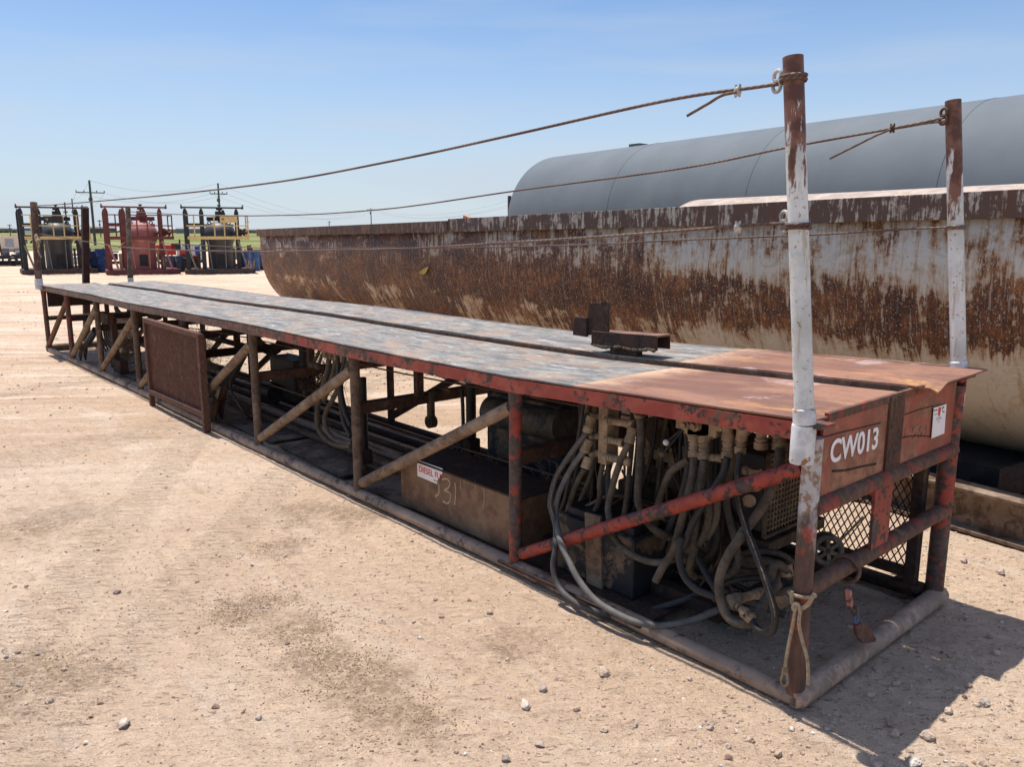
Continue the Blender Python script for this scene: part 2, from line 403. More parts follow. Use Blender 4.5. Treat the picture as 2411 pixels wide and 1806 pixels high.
    va = t.n('ShaderNodeVectorMath', operation='DOT_PRODUCT'); t.put(va.inputs[0], t.pos); va.inputs[1].default_value = V(.80, -.60, 0)
    cb = t.n('ShaderNodeCombineXYZ'); t.put(cb.inputs[0], ua.outputs['Value']); t.put(cb.inputs[1], va.outputs['Value']); old = t.pos; t.pos = cb.outputs[0]
    rid = t.noise(1.0, 5, .7, (9, 26, 1), off=3, dist=.9); rid2 = t.noise(1.0, 4, .7, (3.5, 12, 1), off=13, dist=.6); crk = t.noise(1.0, 3, .6, (22, 60, 1), off=23, dist=.5)
    t.pos = old
    col = t.mix(t.math('MULTIPLY', t.step(rid, .58, .64), .60), col, (.38, .26, .175))  # shaded sides of ridges and cracks painted into the colour, besides the bump
    col = t.mix(t.math('MULTIPLY', t.step(crk, .62, .66), .75), col, (.25, .165, .115))
    col = t.mix(t.math('MULTIPLY', t.step(rid2, .42, .34), .30), col, (.80, .635, .49))
    t.pos = cb.outputs[0]
    fs1 = t.noise(1.0, 6, .68, (.35, 2.6, 1), off=71, dist=.7); fs2 = t.noise(1.0, 5, .7, (1.2, 9, 1), off=81, dist=.6)
    t.pos = old
    dd = t.n('ShaderNodeVectorMath', operation='DISTANCE'); t.put(dd.inputs[0], t.pos); dd.inputs[1].default_value = (CAM.x, CAM.y, 0)
    away = t.step(dd.outputs['Value'], 4, 9)
    col = t.mix(t.math('MULTIPLY', t.math('MULTIPLY', t.step(fs1, .52, .62), away), .75), col, (.78, .63, .50))
    col = t.mix(t.math('MULTIPLY', t.math('MULTIPLY', t.step(fs1, .46, .38), away), .6), col, (.50, .335, .225))
    col = t.mix(t.math('MULTIPLY', t.math('MULTIPLY', t.step(fs2, .60, .66), away), .55), col, (.36, .24, .165))
    scr = t.noise(1.0, 6, .72, (3, 14, 1), off=31, dist=.8)
    b = t.bump(t.math('MULTIPLY', trk, t.step(big, .25, .5)), .75, .022)
    b = t.bump(scr, .8, .03, b)
    b = t.bump(rid2, .7, .05, b); b = t.bump(rid, .8, .03, b); b = t.bump(crk, .7, .010, b); b = t.bump(mid, .5, .03, b); b = t.bump(fine, 1.0, .022, b); b = t.bump(tiny, .8, .007, b)
    b = t.bump(cl, .5, .012, b)
    return t.done(col, b)
g = build_ground().build('ground', ground_mat()); g['kind'] = 'structure'

# grass field beyond the yard: a low sheet over the sand
def field():
    m = MB(); fa = math.atan2(fw.y, fw.x); vs = []; fs = []; n = 120
    rs = [96, 104, 120, 150, 200, 300, 500, 900, 1800, 3600]
    for i, r in enumerate(rs):
        for k in range(n):
            a = fa+2*math.pi*k/n; q = r+(mnoise.noise(V(math.cos(a)*3, math.sin(a)*3, i))*12 if i == 0 else 0)
            vs.append((CAM.x+q*math.cos(a), CAM.y+q*math.sin(a), .0058*(q-80)+.10+(.0 if i else -.05)))
    for i in range(len(rs)-1):
        for k in range(n): fs.append((i*n+k, (i+1)*n+k, (i+1)*n+(k+1) % n, i*n+(k+1) % n))
    m.add(vs, fs, True)
    t = NT('dry_green_grass', 1, 0, .05)
    a = t.noise(.02, 5, .6, (1, 1, 1)); b = t.noise(.4, 6, .7, off=3)
    c = t.mix(t.step(a, .36, .62), (.115, .150, .050), (.270, .235, .105)); c = t.mix(t.math('MULTIPLY', t.step(b, .45, .62), .5), c, (.10, .125, .05))
    return m.build('field', t.done(c, t.bump(b, .6, .3)))
fo = field(); fo['kind'] = 'structure'

def at_depth(px, py, dist):     # ground-plan distance from the camera
    d = ray(px, py); h = math.hypot(d.x, d.y); return CAM+d*(dist/h)
def hills():
    m = MB()
    for (x0, x1, dist, top) in [(395, 520, 3400, 533), (-60, 215, 3500, 543), (560, 900, 3500, 545)]:
        n = 24; vs = []; fs = []
        for i in range(n+1):
            px = x0+(x1-x0)*i/n; t_ = i/n; e = math.sin(math.pi*t_)**.6
            p = at_depth(px, 552, dist); z1 = at_depth(px, top+2*mnoise.noise(V(i*.5, x0, 0)), dist).z; zb = .0058*(dist-80)-4
            for q, zz in ((-150, zb), (0, zb+(z1-zb)*e), (150, zb+(z1-zb)*e*.9), (400, zb)):
                d = (p-CAM); d.z = 0; d.normalize(); vs.append((p.x+d.x*q, p.y+d.y*q, zz))
        for i in range(n):
            for k in range(3): fs.append((i*4+k, i*4+k+1, i*4+5+k, i*4+4+k))
        m.add(vs, fs, True)
    return m.build('hills', plain('dry_hills', (.17, .155, .115), 1, .3, .01))
ho = hills(); ho['kind'] = 'structure'

# ---- gravel (countless) and single stones
def rock(m, c, r, sm=False, rng=random, flat=.62):
    ph = (1+5**.5)/2
    ico = [(-1, ph, 0), (1, ph, 0), (-1, -ph, 0), (1, -ph, 0), (0, -1, ph), (0, 1, ph), (0, -1, -ph), (0, 1, -ph), (ph, 0, -1), (ph, 0, 1), (-ph, 0, -1), (-ph, 0, 1)]
    fi = [(0, 11, 5), (0, 5, 1), (0, 1, 7), (0, 7, 10), (0, 10, 11), (1, 5, 9), (5, 11, 4), (11, 10, 2), (10, 7, 6), (7, 1, 8), (3, 9, 4), (3, 4, 2), (3, 2, 6), (3, 6, 8), (3, 8, 9), (4, 9, 5), (2, 4, 11), (6, 2, 10), (8, 6, 7), (9, 8, 1)]
    a = rng.uniform(0, 6.28); ca, sa = math.cos(a), math.sin(a); el = rng.uniform(.65, 1)
    vs = []
    for x, y, z in ico:
        k = r/1.9*rng.uniform(.72, 1.18); x, y, z = x*k, y*k*el, z*k*flat
        vs.append((c[0]+x*ca-y*sa, c[1]+x*sa+y*ca, c[2]+z))
    m.add(vs, fi, sm)
def gravel_mat(nm, sc_=9):
    t = NT(nm, .92, 0, .2); a = t.noise(sc_, 2, .5); b = t.noise(90, 4, .7, off=4)
    c = t.ramp(a, [(.30, (.16, .105, .08)), (.42, (.40, .29, .21)), (.50, (.48, .37, .28)), (.57, (.26, .20, .17)), (.66, (.66, .57, .47))])
    return t.done(t.mix(t.math('MULTIPLY', t.step(b, .5, .7), .4), c, (.24, .17, .12)), t.bump(b, .5, .004))
MT['gravel'] = gravel_mat('mixed_gravel', 19); MT['stone'] = gravel_mat('pale_stone', 5.3)
def gravel():
    m = MB(); m2 = MB(); rg = random.Random(3); fa = math.atan2(fw.y, fw.x)
    N = 0
    while N < 21000:
        r = 1.6*math.exp(rg.random()*math.log(19)); a = fa+rg.uniform(-.66, .66)
        x = CAM.x+r*math.cos(a); y = CAM.y+r*math.sin(a)
        d = mnoise.noise(V(x, y, 3)*.9)+.6*mnoise.noise(V(x, y, 7)*3.1)
        right = (y < -.1 or x < .2)
        if d < rg.uniform(-.8, .65)-(.35 if right else 0): continue
        s_ = .0024+.0052*rg.random()**2.0
        if rg.random() < .05: s_ = rg.uniform(.008, .0135)
        if right: s_ *= 1.35
        if r > 9: s_ *= 1.7
        rock(m, (x, y, ground_h(x, y)+s_*.15), s_, rng=rg, flat=.7); N += 1
    # crumbled clods in the dark patches
    for (px, py, rad) in [(655, 1285, .16), (590, 1430, .22), (700, 1480, .20), (770, 1555, .24), (860, 1610, .26), (940, 1690, .22), (60, 1590, .35)]:
        p = PZ(px, py)
        for i in range(800):
            x = p.x+rg.gauss(0, rad*.55); y = p.y+rg.gauss(0, rad*.55)
            if mnoise.noise(V(x*5, y*5, 4)) < rg.uniform(-.35, .25): continue
            s_ = rg.uniform(.0018, .0055); rock(m2, (x, y, ground_h(x, y)+s_*.1), s_, rng=rg, flat=.6)
    o = m2.build('soil_clods', plain('damp_clods', (.27, .18, .11), .97, .35, 30)); tag(o, 'crumbly dark damp soil clods in patches on the sand', 'soil', kind='stuff')
    o = m.build('gravel', 'gravel'); tag(o, 'fine loose gravel scattered over the sandy yard', 'gravel', kind='stuff')
gravel()
STN = [(293, 1712, .030, 'largest pale stone near the bottom left corner'), (118, 1658, .018, 'white-topped stone left of the largest bottom left stone'), (236, 1659, .018, 'oval grey stone just above the largest bottom left stone'),
       (275, 1391, .020, 'dark grey stone alone on the tyre tracks at the left'), (215, 1692, .013, 'small flat grey stone beside the largest bottom left stone'), (42, 1535, .012, 'small white stone farthest left in the foreground'),
       (88, 1537, .015, 'white stone right of the farthest left one'), (150, 1577, .013, 'small brown stone below the two white ones at the left'), (463, 1362, .014, 'flat dark stone above the dark damp patches'),
       (508, 1670, .015, 'squarish pale stone at the bottom between the damp patches and the left'), (610, 1695, .016, 'white stone right of the squarish pale one at the bottom'), (678, 1518, .015, 'pale stone lying in the middle of the damp patch'),
       (1278, 1625, .026, 'dark brown angular stone in the middle foreground'), (1237, 1664, .026, 'grey rounded stone just below the dark brown angular one'), (1420, 1590, .028, 'large two-tone stone in front of the bottom rail'),
       (1153, 1450, .022, 'bumpy pale stone in the sand left of the lying hoses'), (1105, 1416, .015, 'bright white pebble-like stone left of the lying hoses'), (1025, 1415, .014, 'dark stone leftmost of the group before the hoses'),
       (1041, 1455, .015, 'grey green stone leftmost below the dark one'), (1358, 1673, .016, 'reddish stone right of the grey rounded stone'), (1190, 1790, .022, 'stone cut by the bottom edge of the picture in the middle'),
       (1273, 1752, .020, 'pale split stone above the bottom edge in the middle'), (1422, 1720, .018, 'brown grey stone at bottom right of the middle'), (2318, 1655, .026, 'dark stone in the sun right of the catwalk shadow'),
       (2232, 1673, .022, 'pale stone on the lit edge of the catwalk shadow'), (2184, 1733, .030, 'broad white stone just outside the catwalk shadow'), (2110, 1607, .020, 'grey stone inside the shadow near the end pipe'),
       (2095, 1702, .022, 'stone in the shadow, upper of the close pair'), (2108, 1727, .026, 'stone in the shadow, lower of the close pair'), (2050, 1635, .022, 'white stone in the shadow closest to the end pipe'),
       (2344, 1537, .024, 'flat oval stone in the shadow at the right edge'), (2330, 1500, .018, 'small upright stone in the shadow at the right'), (2150, 1795, .030, 'big white stone at the bottom edge below the shadow'),
       (2065, 1800, .028, 'big white stone cut by the bottom edge left of the other'), (2354, 1350, .028, 'pale stone in the sun behind the end post at the right'), (2270, 1322, .022, 'brown stone in the sun close behind the end post'),
       (1834, 1777, .022, 'white stone at the bottom below the near corner'), (1950, 1715, .018, 'pale stone on the shadow edge below the near corner')]
for i, (px, py, r_, lb) in enumerate(STN):
    p = PZ(px, py); m = MB(); rock(m, (p.x, p.y, ground_h(p.x, p.y)+r_*.3), r_, rng=random.Random(i+50), flat=.7)
    o = m.build('stone', 'stone', origin=(p.x, p.y, ground_h(p.x, p.y)))
    sb = o.modifiers.new('s', 'SUBSURF'); sb.levels = 2; sb.render_levels = 2; sb.subdivision_type = 'SIMPLE'
    tx = bpy.data.textures.get('rk') or bpy.data.textures.new('rk', 'CLOUDS'); tx.noise_scale = .012
    dm = o.modifiers.new('d', 'DISPLACE'); dm.texture = tx; dm.strength = r_*.45; dm.mid_level = .5
    tag(o, lb, 'stone', 'loose stones on the sand')

# =================================================================== CATWALK
L8 = [(0, 1.10), (1.565, 1.045), (3.13, 1.035), (4.70, 1.045), (6.23, 1.03), (7.77, 1.015), (9.28, 1.02), (10.76, 1.01), (12.2, 1.0)]
YF = -1.26; PR = .033
def ztop(x):
    for (a, za), (b, zb) in zip(L8, L8[1:]):
        if x <= b: return za+(zb-za)*(x-a)/(b-a)
    return 1.0
cw = thing('catwalk', 'long low rusty red pipe catwalk with steel deck standing on the sand', 'catwalk', (6.1, -.63, 0))
ZB = .055
def skid_part(name, mat, label=None, bevel=0):
    def f(m):
        o = m.build(name, mat, cw, bevel)
        if label: o['label'] = label
        return o
    return f
for side, y in (('n', 0.0), ('f', YF)):
    for i, (x, zt) in enumerate(L8):
        zt_ = zt+(.03 if (side == 'f' and i == 0) else 0)
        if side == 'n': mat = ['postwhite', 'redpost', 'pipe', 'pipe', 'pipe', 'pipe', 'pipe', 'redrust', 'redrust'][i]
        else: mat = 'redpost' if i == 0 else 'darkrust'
        pr_ = (PR+.001 if side == 'n' else .040) if i == 0 else PR
        m = MB(); m.tube([(x, y, ZB), (x, y, .3), (x, y, zt_-.07)], pr_, 20)
        if i: m.tube([(x, y, zt_-.16), (x, y, zt_-.09), (x, y, zt_-.055)], [PR+.001, PR+.004, PR+.012], 20, cap=False)   # weld flare
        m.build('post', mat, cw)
    for i in range(8):
        x0, z0 = L8[i]; x1, z1 = L8[i+1]
        ztp = .915 if i == 0 else z0-.17
        a = V(x0+.03, y, ztp); b = V(x1-.055, y, .125)
        mat = ('red' if i == 0 else 'redrust' if i == 7 else 'diag') if side == 'n' else 'darkrust'
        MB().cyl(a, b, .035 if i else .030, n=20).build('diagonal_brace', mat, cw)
    # bottom chord, slightly bedded in sand
    pts = [(x_, y, ZB-.018+(.006*math.sin(x_*.9))) for x_ in np.linspace(-.02, 12.24, 40)]
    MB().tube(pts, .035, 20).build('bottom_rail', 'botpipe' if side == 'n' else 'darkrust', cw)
MB().tube([(-.012, .030, .040), (-.012, .0, .042), (-.012, YF-.0, .042), (-.012, YF-.045, .042)], [.030, .042, .044, .042], 24).build('end_rail', 'endpipe', cw)
MB().tube([(12.2, .04, .052), (12.2, YF-.04, .052)], .05, 16).build('end_rail', 'pipe', cw)

# top angle-iron rails with a wavy bent lip
def top_rail(y, sgn, mat):
    m = MB(); vs = []; fs = []; xs = np.linspace(-.03, 12.23, 160)
    for x_ in xs:
        z = ztop(max(0, x_)); wob = .006*mnoise.noise(V(x_*1.7, y, 0))+.004*mnoise.noise(V(x_*5, y, 2))
        sag = .010 if any(abs(x_-q+.0) < .25 for q, _ in L8[1:4]) else 0
        yo = y+sgn*(.047+wob)
        for (yy, zz) in ((y-sgn*.03, z-.014), (yo, z-.014), (yo, z-.078-sag*.3+wob), (yo-sgn*.010, z-.078-sag*.3+wob), (yo-sgn*.010, z-.024), (y-sgn*.03, z-.024)):
            vs.append((x_, yy, zz))
    n = len(xs)
    for i in range(n-1):
        for k in range(6): fs.append((i*6+k, i*6+(k+1) % 6, (i+1)*6+(k+1) % 6, (i+1)*6+k))
    m.add(vs, fs); m.add(vs[:6], [(0, 1, 2, 3, 4, 5)]); m.add(vs[-6:], [(5, 4, 3, 2, 1, 0)])
    return m.build('top_rail', mat, cw)
def toprail_mat():
    t = NT('red_top_rail', .55); s = t.sep()
    a = t.noise(5, 6, .7, (1, 1, 1.4), dist=.5); b = t.noise(24, 5, .7, off=3)
    f = t.math('ADD', t.math('MULTIPLY', a, .7), t.math('MULTIPLY', b, .3))
    red = t.mix(t.step(t.noise(9, 4, off=5), .4, .62), (.27, .046, .032), (.34, .078, .050))
    brn = t.mix(t.step(b, .4, .6), (.050, .030, .028), (.17, .085, .055))
    th = t.math('ADD', .455, t.math('MULTIPLY', t.step(s[0], 1.0, 7.5), .14))
    c = t.mix(t.step(t.math('SUBTRACT', f, th), -.015, .02), brn, red)
    return t.done(c, t.bump(f, .3, .004))
trm = toprail_mat()
top_rail(0, 1, trm); top_rail(YF, -1, trm)

# deck plates
GAP = (-.700, -.745)
def plate(x0, x1, ya, yb, mat, dz=0, lip=False, label=None, gapup=0):
    m = MB(); nx = max(6, int((x1-x0)/.06)); ny = 24; vs = []; fs = []; T = .008
    def z_(x_, y_):
        z = ztop(max(0, x_))+.0+dz+.0035*mnoise.noise(V(x_*2.2, y_*3, 5))+.003*mnoise.noise(V(x_*.8, y_, 1))
        if abs(y_) < .03: z += .006*mnoise.noise(V(x_*6, 0, 9))
        z += gapup*(y_-ya)/(yb-ya)
        if lip and x_ < .15:
            e = (.15-x_)/.27
            z += -e*.036*max(0, 1-abs(y_+.84)/.085)-e*.012*max(0, (-y_-1.0))
        return z
    for k in range(2):
        for i in range(nx+1):
            for j in range(ny+1):
                x_ = x0+(x1-x0)*i/nx; y_ = ya+(yb-ya)*j/ny
                vs.append((x_, y_, z_(x_, y_)-(T if k else 0)))
    o = (nx+1)*(ny+1); s = ny+1
    for i in range(nx):
        for j in range(ny):
            q = (i*s+j, (i+1)*s+j, (i+1)*s+j+1, i*s+j+1)
            if yb > ya: fs.append(q); fs.append(tuple(o+v for v in q[::-1]))
            else: fs.append(q[::-1]); fs.append(tuple(o+v for v in q))
    for i in range(nx): fs += [(i*s, (i+1)*s, o+(i+1)*s, o+i*s), (i*s+ny, o+i*s+ny, o+(i+1)*s+ny, (i+1)*s+ny)]
    for j in range(ny): fs += [(j, o+j, o+j+1, j+1), (nx*s+j, nx*s+j+1, o+nx*s+j+1, o+nx*s+j)]
    m.add(vs, fs, True)
    ob = m.build('deck_plate', mat, cw)
    es = ob.modifiers.new('e', 'EDGE_SPLIT'); es.split_angle = R(35)
    if label: ob['label'] = label
SEAM = 1.13
plate(-.02, SEAM, .046, GAP[0], 'deck2', label='orange rusted deck plate at the near end', gapup=.0)
plate(SEAM+.003, 12.2, .046, GAP[0], 'deck')
plate(-.085, SEAM+.02, GAP[1]-.01, YF-.12, 'deck2', dz=.022, lip=True, label='orange rusted deck plate with a curled torn edge', gapup=.01)
plate(SEAM+.023, 11.6, GAP[1]-.01, YF-.10, 'deck', dz=.022, gapup=.01)
# trough under the gap
m = MB()
for (xa, za), (xb, zb) in zip(L8, L8[1:]):
    for y in (GAP[0]+.03, GAP[1]-.03): m.beam((xa, y, za-.075), (xb, y, zb-.075), .008, .11)
    m.beam((xa, -.722, za-.045), (xb, -.722, zb-.045), .045, .008)
m.build('center_channel', 'pipe', cw)
m = MB()
for (xa, za), (xb, zb) in zip(L8, L8[1:]): m.beam((max(xa, -.02), -.7485, za+.002), (min(xb, 11.6), -.7485, zb+.002), .007, .028)
m.build('gap_edge_bar', peel('brown_edge_bar', (.22, .125, .08), (.13, .07, .045), (.28, .19, .13), .5, .3, 6), cw)

# cross beams, hangers
for i, (x, zt) in enumerate(L8):
    if i == 0: continue
    if i < 8:
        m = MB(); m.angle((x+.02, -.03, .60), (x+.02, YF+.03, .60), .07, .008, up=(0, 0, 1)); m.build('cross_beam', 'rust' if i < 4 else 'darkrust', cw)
        for y in (-.48, -.96):
            MB().box((x-.02, y, .775), (.05, .05, .28)).build('hanger', 'rust', cw)
    m = MB(); m.beam((x, -.04, zt-.075), (x, YF+.04, zt-.075), .05, .09); m.build('deck_joist', 'darkrust', cw)
    if i < 8:
        MB().beam((x-.75, -.04, zt-.06), (x-.75, YF+.04, zt-.06), .04, .05).build('deck_joist', 'darkrust', cw)
MB().beam((.6, -.05, 1.02), (.6, YF+.04, 1.02), .05, .08).build('deck_joist', 'darkrust', cw)

# near end: panel, rails, flat bars, lettering
zr1 = .775; zr2 = .463
ep = MB(); ep.box((-.012, -.63, .935), (.010, 1.19, .29)); epo = ep.build('end_panel', 'panel', cw)
epo['label'] = 'brown red end panel with white lettering'
WL[epo.name] = WL[cw.name]
def sub(m, name, mat, par, label=None):
    o = m.build(name, mat, None, origin=(0, 0, 0)); o.parent = par; o.location = -WL[cw.name]
    if label: o['label'] = label
    return o
MB().cyl((-.012, .0, zr1), (-.012, YF, zr1-.01), .035, n=20).build('end_rail', 'redrust', cw)
MB().cyl((-.005, .0, zr2), (-.005, YF, zr2+.005), .034, n=20).build('end_rail', 'redrust', cw)
a = PX(2065, 1165, -.03); b = PX(2103, 1150, -.03)
MB().box((-.02, (a.y+b.y)/2, (zr1+zr2)/2), (.012, abs(b.y-a.y)+.01, zr1-zr2-.03)).build('flat_bar', 'red', cw)
MB().box((-.022, -.605, .95), (.010, .13, .305)).build('flat_bar', 'rust', cw)
MB().box((-.014, -.63, 1.095), (.016, 1.15, .03)).build('end_strip', 'redrust', cw)
# white stencilled letters
A = PX(1952, 1091, -.0185); B = PX(2064, 1054, -.0185); T_ = PX(1965, 1035, -.0185)
m = MB(); wv, _ = text_mb('CW013', 1.0); wid = max(v.x for v in wv)
h = (T_.z-A.z)*1.0; dirx = (B-A); size = h/.70
put_text(m, 'CW013', A+V(-.001, 0, 0), dirx, (0, 0, 1), size, sx=dirx.length/(wid*size), offset=.0026, extrude=.0008)
sub(m, 'lettering', 'whitedec', epo)
def ribbon(m, pts, pl, w_, thick=.0012):
    """thin raised stroke on a vertical plane pl = (axis, value)"""
    P = cat_path([PL(x, y, pl[0], pl[1]) for x, y in pts], 4)
    n = Vector((-1, 0, 0)) if pl[0] == 0 else Vector((0, 1, 0))
    for p, q in zip(P, P[1:]):
        d = (q-p); d2 = d.normalized(); s_ = n.cross(d2)*w_/2
        m.prism([p-s_-d2*w_*.2, q-s_+d2*w_*.2, q+s_+d2*w_*.2, p+s_-d2*w_*.2], n*thick)
m = MB()
E0 = lambda x, y: (1840+.362*x, 840+.362*y)
for st in ([(808, 470), (803, 530)], [(835, 460), (868, 452), (850, 485), (872, 500), (850, 535)], [(880, 450), (912, 445), (895, 480), (915, 495), (890, 530)], [(942, 440), (938, 528)]):
    ribbon(m, [E0(*q) for q in st], (0, -.018), .004)
sub(m, 'chalk_number', 'tan', epo)
for pp, ww in (([(330, 745), (420, 738), (520, 715), (615, 697)], .008), ([(270, 525), (400, 490), (520, 462), (645, 430)], .004), ([(780, 385), (880, 350), (985, 318)], .004), ([(775, 530), (860, 515), (975, 520)], .005)):
    m = MB(); ribbon(m, [E0(*q) for q in pp], (0, -.018), ww); sub(m, 'weld_seam', 'darkrust', epo)

# far end board and rails
MB().box((12.19, -.63, .82), (.012, 1.18, .30)).build('end_panel', 'darkrust', cw)
MB().cyl((12.2, 0, .50), (12.2, YF, .50), .035).build('end_rail', 'darkrust', cw)
for z in (.42,): 
    for i in (5, 6, 7): MB().beam((L8[i][0], YF+.03, z), (L8[i+1][0], YF+.03, z), .04, .06).build('side_rail', 'darkrust', cw)

# expanded-metal guards
def lattice(m, O, ex, ez, wd, ht, pitch, bar, asp=1.6, th=.004):
    O = Vector(O); ex = Vector(ex).normalized(); ez = Vector(ez).normalized(); nn = ex.cross(ez)
    dx = pitch; 
    for sgn in (1, -1):
        c = -ht/asp if sgn == 1 else 0
        lim = wd if sgn == 1 else wd+ht/asp
        while c < lim:
            # line x = c + sgn*z/asp
            pts = []
            for zz in (0, ht):
                pts.append((c+sgn*zz/asp, zz))
            (xa, za), (xb, zb) = pts
            def clip(xa, za, xb, zb):
                for (lo) in (0,):
                    if xa < lo and xb < lo: return None
                    if xa > wd and xb > wd: return None
                def at(x): return za+(zb-za)*(x-xa)/(xb-xa)
                P = [(xa, za), (xb, zb)]
                Q = []
                for (x_, z_) in P:
                    if x_ < 0: Q.append((0, at(0)))
                    elif x_ > wd: Q.append((wd, at(wd)))
                    else: Q.append((x_, z_))
                return Q
            Q = clip(xa, za, xb, zb)
            if Q:
                (p, q), (s_, t_) = Q
                if abs(p-s_)+abs(q-t_) > .01: m.beam(O+ex*p+ez*q+nn*sgn*.0015, O+ex*s_+ez*t_+nn*sgn*.0015, bar, th, up=nn)
            c += dx
    return m
m = MB(); lattice(m, (.10, -1.20, .15), (1, 0, 0), (0, 0, 1), 1.4, .60, .034, .0052, 1.8)
mg = thing('mesh_guard', 'open diamond mesh guard with angle frame standing inside the near end', 'guard', (.8, -1.2, .09))
m.build('mesh', 'darkrust', mg)
m = MB(); m.beam((.085, -1.2, .04), (.085, -1.2, .80), .05, .055, up=(0, 1, 0)); m.beam((.085, -1.2, .145), (1.52, -1.2, .145), .04, .045); m.beam((.9, -1.2, .1), (.9, -1.2, .8), .02, .02, up=(0, 1, 0)); m.beam((1.52, -1.2, .1), (1.52, -1.2, .8), .03, .03, up=(0, 1, 0))
m.box((.10, -1.2, .085), (.13, .09, .03))
m.build('frame', 'darkrust', mg, .002)

# mesh gate leaning on the near side
MT['gate'] = peel('red_rust_gate', (.165, .075, .048), (.095, .048, .034), (.24, .14, .09), .5, .3, 8, .8)
gX0, gX1, gY = 5.60, 7.10, .088
gt = thing('mesh_gate', 'rusty framed fine-mesh gate leaning against the side of the catwalk', 'gate', ((gX0+gX1)/2, gY, 0))
m = MB(); m.beam((gX0, gY, .0), (gX0, gY, .88), .05, .06, up=(0, 1, 0)); m.build('upright', 'gate', gt, .003)
m = MB(); m.beam((gX1, gY, .0), (gX1, gY, .88), .05, .045, up=(0, 1, 0)); m.build('upright', 'gate', gt, .003)
m = MB(); m.beam((gX0, gY+.004, .865), (gX1, gY+.004, .885), .05, .045); m.build('top_bar', 'gate', gt, .003)
m = MB(); m.beam((gX0, gY+.004, .16), (gX1, gY+.004, .15), .045, .05); m.build('lower_bar', 'gate', gt, .003)
m = MB(); lattice(m, (gX0, gY-.01, .15), (1, 0, 0), (0, 0, 1), gX1-gX0, .72, .017, .0050, .62, .003); m.build('mesh', 'gate', gt)

# low mesh panels at the far end (lying guards inside the catwalk)
fg = thing('mesh_guard', 'brown expanded mesh guard lying low inside the far end', 'guard', (11.3, -.9, .1))
m = MB(); lattice(m, (10.4, -.75, .12), (1, 0, 0), (0, 0, 1), 1.7, .42, .03, .006, 1.4); m.build('mesh', 'rust', fg)
m = MB(); m.beam((10.4, -.75, .54), (12.1, -.75, .54), .03, .05); m.beam((10.4, -.75, .12), (12.1, -.75, .12), .03, .05); m.beam((10.4, -.75, .1), (10.4, -.75, .56), .04, .04, up=(0, 1, 0)); m.build('frame', 'redrust', fg)

# ------------------------------------------------------------------ poles and sockets
def guard_pole(base, top, r_, mat, label, sock, nm='guard_pole'):
    base = Vector(base); top = Vector(top)
    o = thing(nm, label, 'pole', base, 'poles at the catwalk corners')
    m = MB(); n = 24; m.tube([base, base.lerp(top, .5), top], r_, n, cap=False)
    m.tube([top, top.lerp(base, .04)], r_*.86, n, cap=False)
    d = (top-base).normalized(); x, y = perp(d)
    ring = [top+(x*math.cos(2*math.pi*k/n)+y*math.sin(2*math.pi*k/n))*q for q in (r_, r_*.86) for k in range(n)]
    m.add(ring, [(k, (k+1) % n, n+(k+1) % n, n+k) for k in range(n)])
    if sock[1] == 'dark': m.tube([top.lerp(base, .03), top.lerp(base, .031)], r_*.86, n)
    m.build('shaft', mat, o)
    m = MB(); m.tube([base+d*.03, base-d*.02], r_*1.16, n); m.tube([base+d*.035, base+d*.03], [r_*1.02, r_*1.16], n, cap=False); m.build('collar', sock[0], o)
    return o
PM1 = pole_mat(1.95, 1); PM2 = pole_mat(1.88, 2); PM3 = peel('brown_grey_far_pole', (.085, .045, .036), (.12, .07, .05), (.25, .20, .17), .45, .35, 4); PM4 = pole_mat(3.5, 4)
white = peel('white_socket_paint', (.68, .68, .665), (.28, .13, .05), (.50, .44, .36), .33, .1, 9, .5)
yp = .098; b1 = PY(1894, 985, yp); t1 = PY(1867, 133, yp)
guard_pole(b1, t1, .0325, PM1, 'white pipe pole with brown rusted top at the near corner beside the lettering', (white, ''))
yq = YF-.10; b2 = PY(2257, 868, yq); t2 = PY(2244, 236, yq)
guard_pole(b2, t2, .033, PM2, 'white pipe pole with long rust streak at the near corner next to the rusty tank', (white, ''))
b3 = PY(91, 660, .09); t3 = PY(79, 476, .09)
guard_pole(b3, t3, .046, PM3, 'rust brown pole, leftmost, at the far corner of the catwalk', (white, ''))
b4 = PY(307, 652, YF-.05); t4 = PY(301, 489, YF-.05)
guard_pole(b4, t4, .038, peel('grey_brown_pole', (.23, .20, .17), (.10, .07, .05), (.3, .23, .17), .5, .3, 4), 'grey brown thin pole at the far corner in front of the red stand', ('pipe', ''))
m = MB(); bb = PY(193, 651, -.68); tt = PY(204, 487, -.68); m.beam((bb.x+.1, bb.y, 0), (tt.x+.1, tt.y, tt.z), .095, .09, up=(0, 1, 0))
o = m.build('stake', plain('dark_maroon_steel', (.045, .02, .018), .8), origin=(bb.x+.1, bb.y, 0)); tag(o, 'dark maroon square post rising behind the middle of the far deck end', 'post')
# sockets welded to the skid
for (c, dz0, dz1, rr) in ((b1, -.01, -.155, .040), (b2, 0, -.17, .039), (b3, .0, -.13, .054), (b4, 0, -.12, .045)):
    m = MB(); c = Vector(c); m.tube([c+V(0, 0, dz0-.012), c+V(0, 0, dz0-.02), c+V(0, 0, dz1)], [rr*.97, rr, rr], 24)
    m.build('pole_socket', white, cw)
for c, y in ((b1, .04), (b2, YF-.03)):
    m = MB(); m.box((c.x-.015, (c.y+y)/2-.01, 1.092), (.10, abs(c.y-y)+.04, .010)); m.build('socket_bracket', 'redrust', cw)

